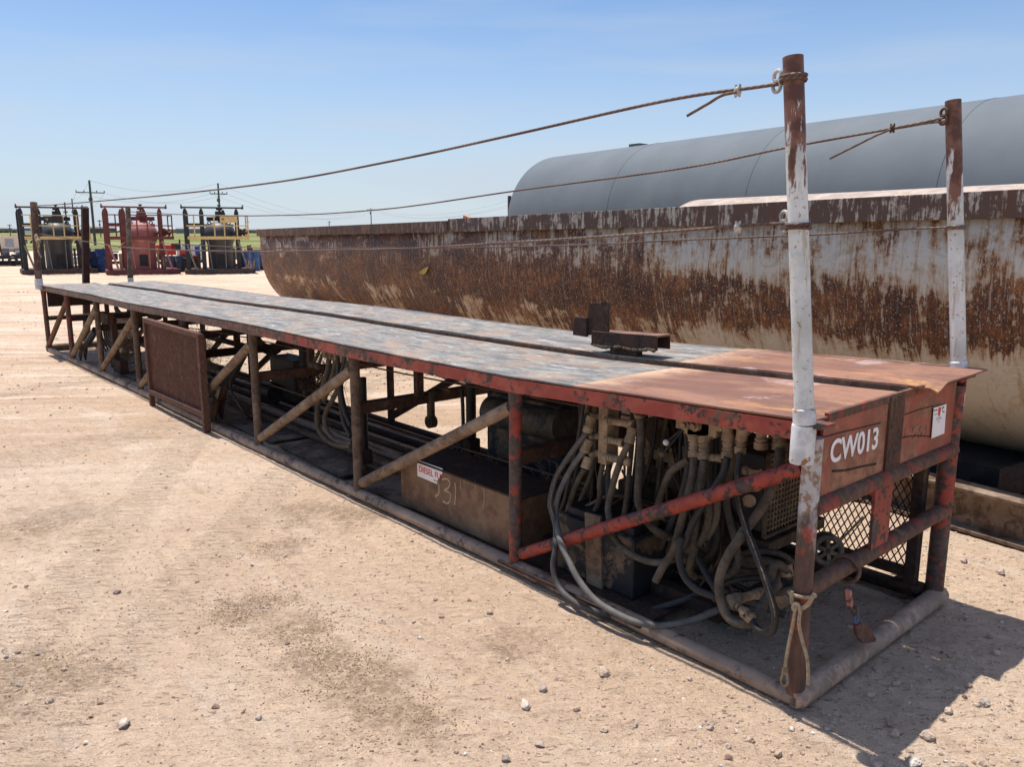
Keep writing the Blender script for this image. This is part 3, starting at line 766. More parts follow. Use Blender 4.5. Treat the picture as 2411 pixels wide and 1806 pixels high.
# ------------------------------------------------------------------ wire ropes
def wire_rope(pts, Y, r_, label, near, ring=None, clampat=None, tail=None, wrap=None, silver=False):
    P = cat_path([PY(x, y, Y) for x, y in pts], 8)
    o = thing('wire_rope', label, 'wire rope', P[0], 'wire ropes strung between the poles')
    MB().tube(P, r_, 8).build('strand', 'wire', o)
    cm = plain('clamp_metal', (.42, .40, .36), .5, .4) if silver else MT['rust']
    if clampat:
        c = PY(*clampat, Y); m = MB(); m.ball(c, .017, 10, (.7, 1, 1)); m.torus(c, (1, 0, .1), .013, .004, 12, 6); m.cyl(c+V(-.008, 0, -.02), c+V(-.008, 0, .022), .004, n=8); m.cyl(c+V(.008, 0, -.02), c+V(.008, 0, .022), .004, n=8)
        m.build('clamp', cm, o)
    if tail:
        MB().tube(cat_path([PY(x, y, Y+.012) for x, y in tail], 5), r_*.9, 8).build('tail', 'wire', o)
    if ring:
        c = PY(*ring, Y); m = MB()
        m.torus(c+V(0, 0, .016), (.35, 1, 0), .017, .0065, 16, 8, 1.0); m.torus(c-V(0, 0, .016), (.35, 1, 0), .019, .0065, 16, 8, 1.0); m.build('shackle', cm, o)
    if wrap:
        c, rr = wrap; m = MB()
        m.torus(Vector(c), (0, .06, 1), rr, r_*1.1, 24, 8); m.torus(Vector(c)-V(0, 0, .013), (.05, -.06, 1), rr, r_*1.1, 24, 8)
        m.build('loop', 'wire', o)
    return o
s = W0/2212
def poleat(b_, t_, z): return b_.lerp(t_, (z-b_.z)/(t_.z-b_.z))
w1z = PY(1870, 178, yp).z
wire_rope([(1836, 197), (1778, 205), (1560, 238), (1199, 319), (926, 378), (654, 428), (400, 458), (235, 473), (140, 481), (85, 484)], yp-.02, .0062, 'upper wire rope with silver clamp tied to the tall near pole', 0, ring=(1830, 190), clampat=(1737, 214), tail=[(1735, 216), (1700, 224), (1668, 243), (1618, 272)], wrap=(poleat(b1, t1, w1z), .038), silver=True)
wire_rope([(2225, 276), (2101, 302), (1853, 347), (1599, 397), (1221, 448), (990, 482), (872, 495), (720, 505), (545, 508), (430, 505), (305, 498)], yq+.03, .0058, 'upper wire rope with rusty clamp crossing in front of the grey tank', 0, ring=(2222, 273), clampat=(2101, 302), tail=[(2098, 304), (2060, 320), (2010, 345), (1954, 373)])
m_ = cat_path([PY(x, y, yq+.03) for x, y in [(2225, 285), (2180, 290), (2140, 297), (2103, 303)]], 4); q = MB().tube(m_, .005, 8)
oo = bpy.data.objects['wire_rope.001']; q.build('return_strand', 'wire', oo)
w3z = PY(1880, 528, yp).z
wire_rope([(1846, 526), (1776, 529), (1600, 543), (1400, 558), (1100, 577), (960, 585), (720, 590), (600, 592), (330, 585), (200, 568), (92, 550)], yp-.02, .0055, 'lower wire rope with silver clamp sagging from the near pole by the lettering', 0, ring=(1846, 521), clampat=(1737, 535), wrap=(poleat(b1, t1, w3z), .038), silver=True)
w4z = PY(2250, 532, yq).z
wire_rope([(2228, 535), (2120, 540), (1907, 553), (1600, 565), (1400, 575), (1100, 583), (960, 584), (720, 583.5), (600, 583), (430, 575), (306, 566)], yq+.03, .0050, 'lower wire rope sagging from the near pole beside the rusty tank', 0, wrap=(poleat(b2, t2, w4z), .038))

# ------------------------------------------------------------------ rope on the near post
D0 = lambda x, y: (1600+.3139*x, 1180+.3139*y)
o = thing('rope', 'dusty tan rope looped round the near post with ends hanging down', 'rope', (0, .06, .2))
pc = PY(*D0(930, 660), 0); m = MB()
m.torus((0, 0, pc.z-.02), (.1, -.12, 1), .044, .0075, 28, 8, 1); m.build('loop', 'rope', o)
m = MB(); m.tube(cat_path([PY(*D0(x, y), .055) for x, y in [(840, 680), (845, 760), (890, 810), (960, 780), (1010, 700)]], 5), .0075, 8)
m.tube(cat_path([PY(*D0(x, y), .062) for x, y in [(880, 770), (870, 820), (850, 800), (880, 770), (905, 820), (895, 920), (920, 1050), (955, 1170), (965, 1280), (965, 1380)]], 5), .0065, 8)
m.tube(cat_path([PY(*D0(x, y), .062) for x, y in [(870, 800), (855, 900), (825, 1050), (800, 1180), (790, 1260)]], 5), .0065, 8); m.build('strand', 'rope', o)
m = MB(); m.tube(cat_path([PY(*D0(x, y), .062) for x, y in [(785, 1265), (775, 1300), (762, 1350), (785, 1390), (812, 1360), (805, 1300), (800, 1270)]], 5), .005, 8); c = PY(*D0(790, 1270), .062); m.cyl(c+V(0, 0, .012), c-V(0, 0, .014), .011, n=10)
m.build('snap_hook', 'tan', o)

# ------------------------------------------------------------------ notice sheet
X_ = -.024
def N0(x, y): return PX(2120+.08448*x, 920+.08448*y, X_)
ns = MB().prism([N0(925, 480), N0(860, 1335), N0(1215, 1190), N0(1280, 370)], (-.0012, 0, 0)).build('notice_sheet', 'whitedec', origin=tuple(N0(860, 1335)))
tag(ns, 'white paper notice with red logo stuck on the end panel', 'notice')
def nsub(m, name, mat):
    k = m.build(name, mat, origin=(0, 0, 0)); k.parent = ns; k.location = -Vector(ns.location)
X_ = -.0255
m = MB(); m.prism([N0(1060, 475), N0(1045, 700), N0(1095, 690), N0(1105, 620), N0(1125, 570), N0(1135, 450)], (-.0006, 0, 0)); nsub(m, 'logo', 'reddec')
m = MB()
m.prism([N0(1082, 700), N0(1082, 640), N0(1102, 635), N0(1097, 695)], (-.0007, 0, 0))
for (x, y, w_, h_) in [(935, 530, 18, 60), (975, 525, 22, 40), (1010, 515, 18, 45), (1165, 450, 16, 50), (1195, 440, 20, 45), (1170, 560, 16, 40), (1200, 570, 22, 50), (940, 665, 40, 14), (985, 650, 45, 14), (1160, 500, 20, 30)]:
    m.prism([N0(x, y), N0(x, y+h_), N0(x+w_, y+h_-w_*.3), N0(x+w_, y-w_*.3)], (-.0006, 0, 0))
nsub(m, 'logo_text', 'blackdec')
m = MB()
for (x, y, w_, h_) in [(1010, 755, 115, 22), (985, 815, 175, 18)]:
    for q in range(6): m.prism([N0(x+w_*q/6, y+h_-w_*q/6*.33), N0(x+w_*q/6, y-w_*q/6*.33), N0(x+w_*(q+.7)/6, y-w_*q/6*.33-3), N0(x+w_*(q+.7)/6, y+h_-w_*q/6*.33-3)], (-.0006, 0, 0))
nsub(m, 'small_print', 'bluedec')
m = MB(); m.prism([N0(1030, 895), N0(1030, 870), N0(1105, 850), N0(1105, 875)], (-.0006, 0, 0)); nsub(m, 'red_print', plain('pale_red_print', (.75, .35, .3)))

# ------------------------------------------------------------------ pipe stop on deck
G0 = lambda x, y, Y=-.76: PY(1300+.226*x, 640+.226*y, Y)
ps = thing('pipe_stop', 'dark steel pipe stop bracket sticking up from the deck slot', 'bracket', G0(760, 850))
u_ = V(-.35, -.93, 0).normalized()
def quadp(m, P, th): m.prism(P, th)
m = MB(); P = [G0(*q) for q in [(375, 660), (375, 380), (395, 340), (430, 322), (500, 325), (560, 305), (585, 325), (585, 640)]]
c = sum(P, Vector())/len(P)
m.prism(P, (.01, -.022, 0)); m.build('upright_plate', 'darkrust', ps)
m = MB(); P = [G0(*q, Y=-.755) for q in [(238, 655), (252, 490), (275, 468), (375, 478), (378, 675)]]; m.prism(P, (0, .018, 0)); m.build('side_tab', 'darkrust', ps)
m = MB(); A = G0(420, 690); B = G0(1100, 745)
top = plain('brown_channel', (.20, .105, .07), .6, .4, 9)
m.beam(A+V(0, -.05, .035), B+V(0, -.05, .035), .115, .010); m.build('channel_top', top, ps)
m = MB(); m.beam(A+V(0, .004, 0), B+V(0, .004, 0), .010, .078); m.beam(A+V(0, -.102, 0), B+V(0, -.102, 0), .010, .078); m.build('channel_side', 'darkrust', ps)
m = MB()
for i in range(34):
    t_ = i/34; p = A.lerp(B, t_); m.ball(p+V(random.uniform(-.01, .01), .008, -.034-.012*abs(math.sin(t_*7))), .008+.007*random.random(), 6, (1.3, .8, .8))
m.build('weld_bead', 'tandark', ps)
m = MB(); p = G0(770, 820); m.box((p.x, p.y-.03, p.z), (.14, .05, .075)); p = G0(640, 810); m.box((p.x, p.y-.03, p.z-.02), (.07, .04, .06)); m.build('foot', 'darkrust', ps)
# =================================================================== INSIDE THE CATWALK
A0 = lambda x, y: (1180+.2294*x, 860+.2294*y)
B0 = lambda x, y: (1260+.2293*x, 1180+.2293*y)
C0 = lambda x, y: (1500+.2534*x, 880+.2534*y)
F0 = lambda x, y: (820+.2534*x, 780+.2534*y)
Z4 = lambda x, y: (440+.2414*x, 700+.2414*y)
Z3 = lambda x, y: (80+.2414*x, 620+.2414*y)

# ---- diesel tank
FY = -.085
ft = thing('fuel_tank', 'low brown steel diesel tank with chalk number on its side', 'tank', (2.2, -.3, .04))
fx0, fx1, fz0, fz1, fy1 = 1.63, 2.755, .045, .362, -.40
m = MB(); prof = [(fx0, fz1), (fx0, fz0), (fx1-.05, fz0), (fx1-.01, fz0+.03), (fx1, fz0+.08), (fx1, fz1)]
m.prism([(x, FY, z) for x, z in prof], (0, fy1-FY, 0)); 
tankm = peel('brown_fuel_tank', (.215, .125, .070), (.14, .078, .046), (.28, .185, .11), .5, .3, 2.6, .6)
m.build('body', tankm, ft, .006)
m = MB(); m.box(((fx0+fx1)/2, (FY+fy1)/2, fz1+.004), (fx1-fx0+.016, fy1*-1+FY+.016+.0, .010)); m.build('lid', 'darkrust', ft)
m = MB(); P = [F0(640, 1195), F0(880, 1278), F0(872, 1300), F0(876, 1322), F0(860, 1335), F0(848, 1362), F0(832, 1380), F0(825, 1420), F0(645, 1345)]
m.prism([PY(x, y, FY+.0005)for x, y in P], (0, .0015, 0)); st = m.build('decal', 'whitedec', ft); st['label'] = 'torn white diesel fuel sticker'
m = MB(); A = PY(*F0(655, 1302), FY+.003); B = PY(*F0(855, 1372), FY+.003)
vs_, _ = text_mb('DIESEL FU', 1.0); wid = max(v.x for v in vs_)
hh = PY(*F0(655, 1248), FY+.003).z-A.z; size = hh/.70
put_text(m, 'DIESEL FU', A, (-1, 0, 0), (0, 0, 1), size, sx=abs(B.x-A.x)/(wid*size), offset=.0004, extrude=.0006); m.build('lettering', 'reddec', ft)
m = MB()
for stt in ([(795, 1385), (830, 1400), (845, 1450), (840, 1510), (810, 1535)], [(875, 1380), (915, 1372), (945, 1410), (930, 1455), (895, 1480), (940, 1500), (952, 1550), (925, 1600), (880, 1580)], [(992, 1412), (998, 1500), (990, 1612)], [(1045, 1370), (1047, 1480)], [(1075, 1370), (1078, 1430)], [(1180, 1395), (1182, 1470)], [(1262, 1470), (1265, 1560), (1255, 1640)], [(735, 1410), (737, 1480)]):
    ribbon(m, [F0(*q) for q in stt], (1, FY+.001), .010 if stt[0][0] in (795, 875, 992) else .003)
m.build('chalk_number', 'chalk', ft)

# ---- big black tank
bt = thing('reservoir', 'tall black dusty oil reservoir standing behind the red post', 'tank', (2.25, -.75, .05))
m = MB(); m.box((2.24, -.80, .40), (.70, .30, .66)); m.build('body', 'blackdust', bt, .02)
m = MB(); m.cyl((2.55, -.66, .60), (1.88, -.66, .62), .10, n=24); m.build('pressure_drum', peel('dusty_drum', (.085, .068, .050), (.03, .027, .025), (.15, .115, .08), .5, .35, 5), bt)
m = MB(); m.lathe([(.055, 0), (.055, .02), (.04, .025), (.04, .05), (.035, .055)], (2.30, -.80, .73), n=16); m.build('filler_cap', 'tandark', bt)

# ---- battery box
bx = thing('battery_box', 'grimy dark battery box with strap under the hanging hoses', 'box', (1.15, -.3, .05))
bxa = PZ(1489, 1416, .06); x0, y0 = bxa.x, bxa.y
m = MB(); m.box((x0+.25, y0-.17, .21), (.50, .34, .29)); m.build('case', 'blackdust', bx, .008)
m = MB(); m.box((x0+.25, y0-.17, .375), (.44, .28, .04)); m.build('battery', 'black', bx, .006)
m = MB(); m.box((x0+.24, y0+.006, .235), (.10, .012, .36), Matrix.Rotation(.06, 3, 'Y')); m.build('strap', 'diag', bx)
m = MB(); m.box((x0+.3, y0-.12, .052), (.95, .56, .012)); m.build('tray', 'darkrust', bx)
m = MB(); m.tube(cat_path([(x0+.1, y0-.1, .39), (x0+.02, y0-.15, .43), (x0-.05, y0-.3, .36)]), .008, 8); m.tube(cat_path([(x0+.4, y0-.1, .39), (x0+.3, y0-.2, .45), (x0+.2, y0-.4, .36)]), .008, 8); m.build('cable', 'tan', bx)

# ---- power unit
pu = thing('power_unit', 'dusty hydraulic power unit with radiator grille, valve block and hanging hoses at the near end', 'machine', (.9, -.6, .06))
# engine masses
m = MB(); m.box((1.02, -.80, .50), (.55, .36, .46)); m.box((1.0, -.78, .76), (.42, .22, .12)); m.box((1.2, -.62, .34), (.3, .18, .22)); m.build('engine_block', 'tandark', pu, .015)
m = MB()
for q in range(6): m.cyl((.82+q*.075, -.60, .55), (.82+q*.075, -.60, .70), .022, n=10)
m.box((1.0, -.60, .62), (.48, .05, .05)); m.build('injector_rail', 'tan', pu)
m = MB(); a_ = PY(*C0(210, 540), -.5); b_ = PY(*C0(400, 560), -.72); m.cyl(a_, b_+V(0, -.15, 0), .085, n=20); m.cyl(a_+V(0, .015, 0), a_, .07, n=20); m.build('air_filter', 'tandark', pu)
m = MB(); m.torus((.74, -.80, .45), (1, 0, 0), .12, .022, 28, 8); m.torus((.74, -.70, .66), (1, 0, 0), .06, .018, 20, 8); m.lathe([(.05, 0), (.05, .03)], (.73, -.80, .45), (1, 0, 0), 16); m.build('pulley', 'black', pu)
# radiator and grille, facing the near end
rx = .40
Pr = [PX(*C0(*q), rx) for q in [(1180, 870), (1525, 800), (1500, 1370), (1170, 1470)]]
ya, yb = Pr[3].y, Pr[2].y; za, zb = min(Pr[3].z, Pr[2].z), max(Pr[0].z, Pr[1].z)
yb -= .14; zb += .05
m = MB(); m.box((rx+.10, (ya+yb)/2, (za+zb)/2), (.16, abs(yb-ya)-.02, zb-za-.02)); rad = m.build('radiator', 'black', pu, .01)
m = MB(); n_ = 17; wy = ya-yb
for i in range(n_+1): m.beam((rx, yb+wy*i/n_, za), (rx, yb+wy*i/n_, zb), .0045, .004, up=(0, 1, 0))
nz = 15
for i in range(nz+1): m.beam((rx-.003, yb, za+(zb-za)*i/nz), (rx-.003, ya, za+(zb-za)*i/nz), .004, .0045)
m.build('grille', 'tan', pu)
m = MB()
for (p, q) in (((rx-.005, ya, za), (rx-.005, ya, zb)), ((rx-.005, yb, za), (rx-.005, yb, zb)), ((rx-.005, ya, za), (rx-.005, yb, za)), ((rx-.005, ya, zb), (rx-.005, yb, zb))): m.beam(p, q, .018, .018, up=(1, 0, 0))
m.beam((rx+.05, ya, za-.045), (rx+.05, yb-.05, za-.045), .16, .05); m.build('guard_frame', 'tandark', pu, .003)
# side guard plate of the engine (dusty)

# manifold plate
MY = -.16
pa = PY(*A0(1075, 200), MY); pb = PY(*A0(1045, 1010), MY)
m = MB(); m.box(((pa.x+pb.x)/2, MY-.03, (pa.z+pb.z)/2), (.055, .085, pa.z-pb.z), Matrix.Rotation(0, 3, 'Z')); m.build('manifold', 'tan', pu, .004)
def fit(m0, pts, r_):
    m = MB(); P = [Vector(p) for p in pts]; m.tube(cat_path(P, 4) if len(P) > 2 else P, r_, 12)
    for p, q in ((P[0], P[1]), (P[-1], P[-2])):
        d = (q-p).normalized(); m.tube([p, p+d*.028], r_*1.35, 6); m.tube([p+d*.034, p+d*.044], r_*1.2, 12)
    m.build('fitting', 'tan', pu)
m = MB()
for (x0_, y0_, x1_, y1_, r_) in [(1080, 360, 1330, 400, .019), (1080, 565, 1370, 610, .018), (1080, 760, 1260, 800, .016), (1070, 940, 1280, 985, .018)]:
    fit(m, [PY(*A0(x0_, y0_), MY), PY(*A0(x1_, y1_), MY+.02)], r_)
fit(m, [PY(*A0(1330, 400), MY+.02), PY(*A0(1405, 420), MY+.02), PY(*A0(1420, 540), MY+.02)], .018)
MB().ball(PY(*A0(1290, 990), MY+.03), .022, 12).build('plug', 'tan', pu)
for (x0_, y0_, x1_, y1_) in [(1000, 520, 925, 525), (990, 725, 900, 740), (990, 900, 910, 930)]: fit(m, [PY(*A0(x0_, y0_), MY), PY(*A0(x1_, y1_), MY+.03)], .013)
for (x0_, y0_, x1_, y1_) in [(930, 525, 880, 690), (905, 760, 850, 890), (900, 945, 860, 1060), (1355, 640, 1310, 800)]: fit(m, [PY(*A0(x0_, y0_), MY+.03), PY(*A0(x1_, y1_), MY+.05)], .018)
# valve block under the deck edge
VY = -.14
m = MB(); c = PY(*C0(560, 430), VY)
for (x_, y_, wx, wz) in [(430, 400, .07, .11), (560, 400, .13, .17), (680, 430, .07, .14), (560, 520, .10, .08)]:
    p = PY(*C0(x_, y_), VY); m.box((p.x, VY-.04, p.z), (wx, .09, wz))
for (x_, y_) in [(450, 380), (560, 410), (650, 400), (570, 480), (480, 470)]:
    p = PY(*C0(x_, y_), VY); m.cyl((p.x, VY-.03, p.z), (p.x, VY+.03, p.z), .022, n=12); m.cyl((p.x, VY+.03, p.z), (p.x, VY+.045, p.z), .014, n=6)
for (x_, y_) in [(500, 340), (600, 330), (700, 360)]:
    p = PY(*C0(x_, y_), VY); m.cyl((p.x, VY-.02, p.z), (p.x, VY-.02, p.z+.06), .017, n=10)
m.build('valve_block', 'tan', pu, .004)
m = MB()
for (x_, y_, a_, b_) in [(530, 570, 530, 780), (620, 580, 620, 800)]: fit(m, [PY(*C0(x_, y_), VY), PY(*C0(a_, b_), VY+.02)], .019)
fit(m, [PY(*C0(750, 490), VY), PY(*C0(840, 495), VY), PY(*C0(845, 560), VY)], .016); fit(m, [PY(*C0(845, 560), VY), PY(*C0(838, 790), VY+.01)], .019)
fit(m, [PY(*C0(1000, 410), VY), PY(*C0(985, 560), VY)], .020); fit(m, [PY(*C0(975, 560), VY), PY(*C0(955, 740), VY)], .017)
fit(m, [PY(*C0(1060, 425), VY), PY(*C0(1180, 440), VY)], .020); fit(m, [PY(*C0(1160, 440), VY), PY(*C0(1150, 700), VY)], .020)
fit(m, [PY(*C0(1310, 520), VY-.05), PY(*C0(1330, 700), VY-.05)], .024)
fit(m, [PY(*C0(670, 775), VY), PY(*C0(800, 790), VY)], .013)
fit(m, [PY(*C0(1095, 880), VY-.02), PY(*C0(1085, 1080), VY-.02)], .020); MB().ball(PY(*C0(1010, 900), VY-.02), .02, 10).build('plug', 'tan', pu)
m = MB(); p = PY(*C0(1040, 1180), -.12); m.lathe([(.026, 0), (.026, .006)], p, (-.6, .8, 0), 24); m.build('tag_disc', 'tan', pu)
# levers with white knobs
m = MB(); a_ = PY(*C0(470, 470), VY); k1 = PY(*C0(270, 640), VY+.05); k2 = PY(*C0(235, 750), VY+.05); m.cyl(a_, k1, .006, n=8); m.cyl(a_, k2, .006, n=8); m.build('lever', 'black', pu)
m = MB(); m.ball(k1, .014, 12); m.build('knob', plain('white_knob', (.6, .58, .55)), pu)
m = MB(); m.ball(k2, .014, 12); m.build('knob', 'tandark', pu)
# hoses
def hose(pts, r_, mat, par=None, label=None, pr=None):
    P = cat_path([PY(x, y, Y) for x, y, Y in pts], 7)
    r_ *= .90; o = MB().tube(P, r_, 12).build('hose', mat, par or pu)
    if pr:
        m = MB(); n0, n1 = int(len(P)*pr[0]), int(len(P)*pr[1]); rg = random.Random(len(P))
        for i in range(n0, n1):
            a, b = P[i], P[i+1]; d = (b-a); nn = (CAM-a).normalized(); nn = (nn-d.normalized()*nn.dot(d.normalized())).normalized(); sd_ = d.normalized().cross(nn)
            q = 0
            while q < 1:
                l_ = rg.uniform(.06, .16)
                if rg.random() < .75: m.beam(a+d*q+nn*r_*1.01+sd_*rg.uniform(-.001, .001), a+d*min(1, q+l_)+nn*r_*1.01, .0045, .0012, up=nn)
                q += l_+.06
        k = m.build('printing', 'tan', None, origin=(0, 0, 0)); k.parent = o; k.location = -WL[(par or pu).name]
    if label: o['label'] = label
def A(x, y, Y): return (*A0(x, y), Y)
def B(x, y, Y): return (*B0(x, y), Y)
def C(x, y, Y): return (*C0(x, y), Y)
def D(x, y, Y): return (*D0(x, y), Y)
hose([A(880, 690, -.11), A(700, 930, -.08), A(560, 1160, -.05), A(505, 1400, -.02), B(175, 120, -.02), B(212, 280, .0), B(205, 500, .055), B(185, 680, .075), B(240, 880, .085), B(420, 1050, .09), B(680, 1150, .05), B(900, 1185, -.02), B(1150, 1130, -.12), B(1480, 1030, -.22), D(150, 690, -.3)], .0155, 'hosegb', label='black lettered hose looping out over the bottom rail', pr=(.02, .32))
hose([A(850, 880, -.11), A(720, 1060, -.09), A(600, 1300, -.06), A(560, 1480, -.05), B(230, 280, .0), B(270, 450, .05), B(350, 620, .07), B(440, 800, .085), B(620, 1020, .09), B(860, 1170, .08), B(1080, 1255, .06), B(1320, 1280, .0), B(1600, 1230, -.08), B(1880, 1120, -.16), D(200, 850, -.2), D(420, 790, -.3)], .016, 'hoseg')
hose([A(860, 1060, -.11), A(790, 1180, -.13), A(710, 1400, -.15), A(650, 1640, -.18), B(300, 300, -.25), B(420, 480, -.35)], .015, 'hose')
hose([A(1310, 800, -.12), A(1240, 950, -.11), A(1160, 1180, -.10), A(1100, 1450, -.08), B(760, 170, -.06), B(790, 330, -.05), B(900, 480, -.04), B(1050, 580, -.04), B(1230, 632, -.05), B(1420, 600, -.1), B(1650, 500, -.25)], .017, 'hose')
hose([A(1045, 1010, -.16), A(1010, 1200, -.16), A(985, 1450, -.18), B(400, 380, -.3)], .014, 'hose')
hose([A(1425, 540, -.14), A(1430, 800, -.13), A(1415, 1100, -.12), A(1400, 1350, -.12), B(1080, 90, -.14), B(1180, 250, -.18), B(1330, 350, -.25), B(1480, 380, -.4)], .019, 'hose')
hose([C(530, 780, -.11), C(515, 950, -.10), C(430, 1300, -.08), C(340, 1657, -.07), B(1480, 400, -.06), B(1390, 560, -.05), B(1300, 700, -.04), B(1235, 825, -.03)], .019, 'hose')
hose([C(620, 800, -.11), C(600, 1000, -.11), C(570, 1250, -.11), C(520, 1600, -.12), B(1640, 500, -.13), B(1580, 700, -.15), B(1640, 780, -.25)], .018, 'hose')
hose([C(840, 780, -.11), C(790, 950, -.10), C(640, 1180, -.07), C(520, 1380, -.05), C(430, 1620, -.03), B(1500, 380, -.02), B(1475, 560, -.01), B(1530, 770, 0), B(1660, 910, 0), B(1850, 985, -.02), D(280, 735, -.06), D(450, 700, -.15)], .017, 'hoseb')
hose([C(700, 1050, -.14), C(740, 1200, -.14), C(720, 1380, -.15), C(640, 1520, -.15), B(1660, 350, -.15), B(1600, 520, -.17)], .018, 'hose')
hose([C(640, 1080, -.12), C(670, 1300, -.12), C(600, 1550, -.13), B(1600, 420, -.15), B(1540, 620, -.2)], .017, 'hose')
hose([C(955, 740, -.12), C(935, 950, -.10), C(950, 1200, -.07), C(1010, 1420, -.04), C(1080, 1640, -.01), D(530, 280, 0), D(600, 470, .03), D(665, 660, .05), D(705, 800, .06), D(715, 900, .06), D(690, 980, .05), D(630, 990, .04), D(570, 950, .03), D(530, 880, .02)], .0155, 'hoseb', label='shiny black lettered hose bent in a loop', pr=(.08, .66))
hose([C(1330, 700, -.17), C(1310, 870, -.14), C(1250, 1080, -.11), C(1130, 1290, -.08), C(980, 1480, -.05), D(460, 270, -.02), D(370, 400, 0), D(305, 560, .01), D(300, 700, .02), D(350, 850, .02), D(430, 915, .02), D(520, 915, .01), D(590, 850, -.04), D(660, 720, -.12), D(740, 620, -.2)], .021, 'hose', label='thick dusty tan hose hanging in a loop')
hose([D(110, 360, -.15), D(190, 530, -.12), D(280, 680, -.1), D(340, 800, -.15)], .016, 'hoseb')
hose([D(300, 640, -.25), D(450, 590, -.27), D(600, 575, -.3), D(720, 560, -.35)], .014, 'hoseb')
hose([D(430, 400, -.35), D(600, 380, -.35), D(760, 400, -.38), D(860, 470, -.42)], .015, 'hose')
hose([D(500, 440, -.35), D(620, 440, -.33), D(720, 480, -.33), D(730, 600, -.33), D(740, 720, -.33), D(800, 800, -.36)], .018, 'hose')
hose([D(400, 520, -.4), D(560, 530, -.4), D(700, 500, -.38), D(790, 480, -.4)], .018, 'hose')
hose([D(690, 640, -.28), D(690, 540, -.28), D(730, 470, -.3), D(800, 520, -.33), D(830, 570, -.36)], .020, 'hose')
hose([D(620, 690, -.22), D(740, 690, -.22), D(850, 660, -.25)], .016, 'hose')
hose([C(480, 800, -.14), C(330, 900, -.15), C(250, 1050, -.17), C(190, 1250, -.2), C(170, 1420, -.25)], .018, 'hose')
hose([C(20, 1250, -.3), C(80, 1400, -.28), C(230, 1510, -.26), C(380, 1540, -.3)], .016, 'hose')
m = MB(); fit(m, [PY(*D0(540, 885), .02), PY(*D0(480, 830), .02)], .017); fit(m, [PY(*D0(480, 830), .02), PY(*D0(440, 790), 0)], .012); fit(m, [PY(*D0(430, 790), 0), PY(*D0(370, 735), -.02)], .017)
fit(m, [PY(*D0(400, 740), -.05), PY(*D0(630, 690), -.2)], .018); fit(m, [PY(*D0(740, 700), -.3), PY(*D0(800, 790), -.3)], .022)
fit(m, [PY(*D0(790, 470), -.34), PY(*D0(800, 560), -.34)], .022)
# darker hoses packed behind the front ones
rg = random.Random(77)
for i in range(16):
    x_ = .50+i*.062+rg.uniform(-.02, .02); y_ = rg.uniform(-.27, -.44); z0 = rg.uniform(.80, .97)
    P = cat_path([(x_, y_, z0), (x_+rg.uniform(-.03, .03), y_+.02, z0-.25), (x_+rg.uniform(-.10, .12), y_+.05, rg.uniform(.28, .42)), (x_+rg.uniform(-.16, .2), y_, rg.uniform(.12, .2)), (x_+rg.uniform(-.3, .3), y_-.12, .10)], 6)
    MB().tube(P, rg.choice([.010, .013, .016]), 10).build('hose', rg.choice(['hoseb', 'hosegb', 'hose']), pu)
    if i % 2: MB().tube([(x_, y_, z0+.05), (x_, y_, z0-.02)], .021, 8).build('fitting', rg.choice(['tan', 'tandark']), pu)
# inner clutter: thin pipes and wiring
m = MB(); rg = random.Random(11)
for i in range(16):
    x_ = rg.uniform(.55, 1.5); y_ = rg.uniform(-.25, -.6)
    m.tube(cat_path([(x_, y_, rg.uniform(.3, .95)), (x_+rg.uniform(-.12, .12), y_+.05, rg.uniform(.3, .7)), (x_+rg.uniform(-.2, .2), y_-.05, rg.uniform(.12, .4)), (x_+rg.uniform(-.3, .3), y_-.1, .09)]), rg.choice([.004, .006, .010]), 6)
m.build('wiring', 'tandark', pu)
m = MB(); m.beam((.4, -.28, .09), (1.9, -.28, .09), .06, .06); m.beam((.4, -1.0, .09), (1.9, -1.0, .09), .06, .06); m.beam((.5, -.2, .10), (.5, -1.1, .10), .06, .05); m.beam((1.4, -.2, .10), (1.4, -1.1, .10), .06, .05)
m.beam((.62, -.42, .1), (.62, -.42, 1.0), .05, .05, up=(0, 1, 0)); m.beam((1.42, -.42, .1), (1.42, -.42, 1.0), .05, .05, up=(0, 1, 0)); m.build('mounting_frame', 'darkrust', pu)
m = MB(); a_ = PX(*E0(380, 960), .25); b_ = PX(*E0(600, 960), .25)
m.lathe([(.0, 0), (.12, 0), (.12, .25), (.0, .25)], (.30, (a_.y+b_.y)/2-.06, .79), (1, 0, 0), 24); m.build('drive_motor', 'tan', pu)
# spoked wheel seen through the near end
m = MB(); c = PX(*E0(300, 1260), .30); m.torus(c, (-.75, .62, .1), .062, .015, 24, 8); m.torus(c+V(.03, -.024, 0), (-.75, .62, .1), .062, .013, 24, 8); m.lathe([(.022, 0), (.022, .04)], c, (.75, -.62, 0), 12)
for q in range(3):
    a = q*1.05+.4; k_ = V(.62, .75, 0); m.beam(c+k_*math.cos(a)*.06+V(0, 0, 1)*math.sin(a)*.06, c-k_*math.cos(a)*.06-V(0, 0, 1)*math.sin(a)*.06, .022, .018)
wo = m.build('hand_wheel', plain('worn_wheel', (.12, .11, .085), .8, .6, 20), origin=tuple(c)); tag(wo, 'small spoked hand wheel behind the near post', 'wheel')
m = MB(); m.tube([PX(*E0(370, 1210), .3), PX(*E0(530, 1045), .3)], .006, 8); o = m.build('rod', 'tan', origin=tuple(PX(*E0(370, 1210), .3))); tag(o, 'thin tan rod slanting in front of the diamond mesh', 'rod')

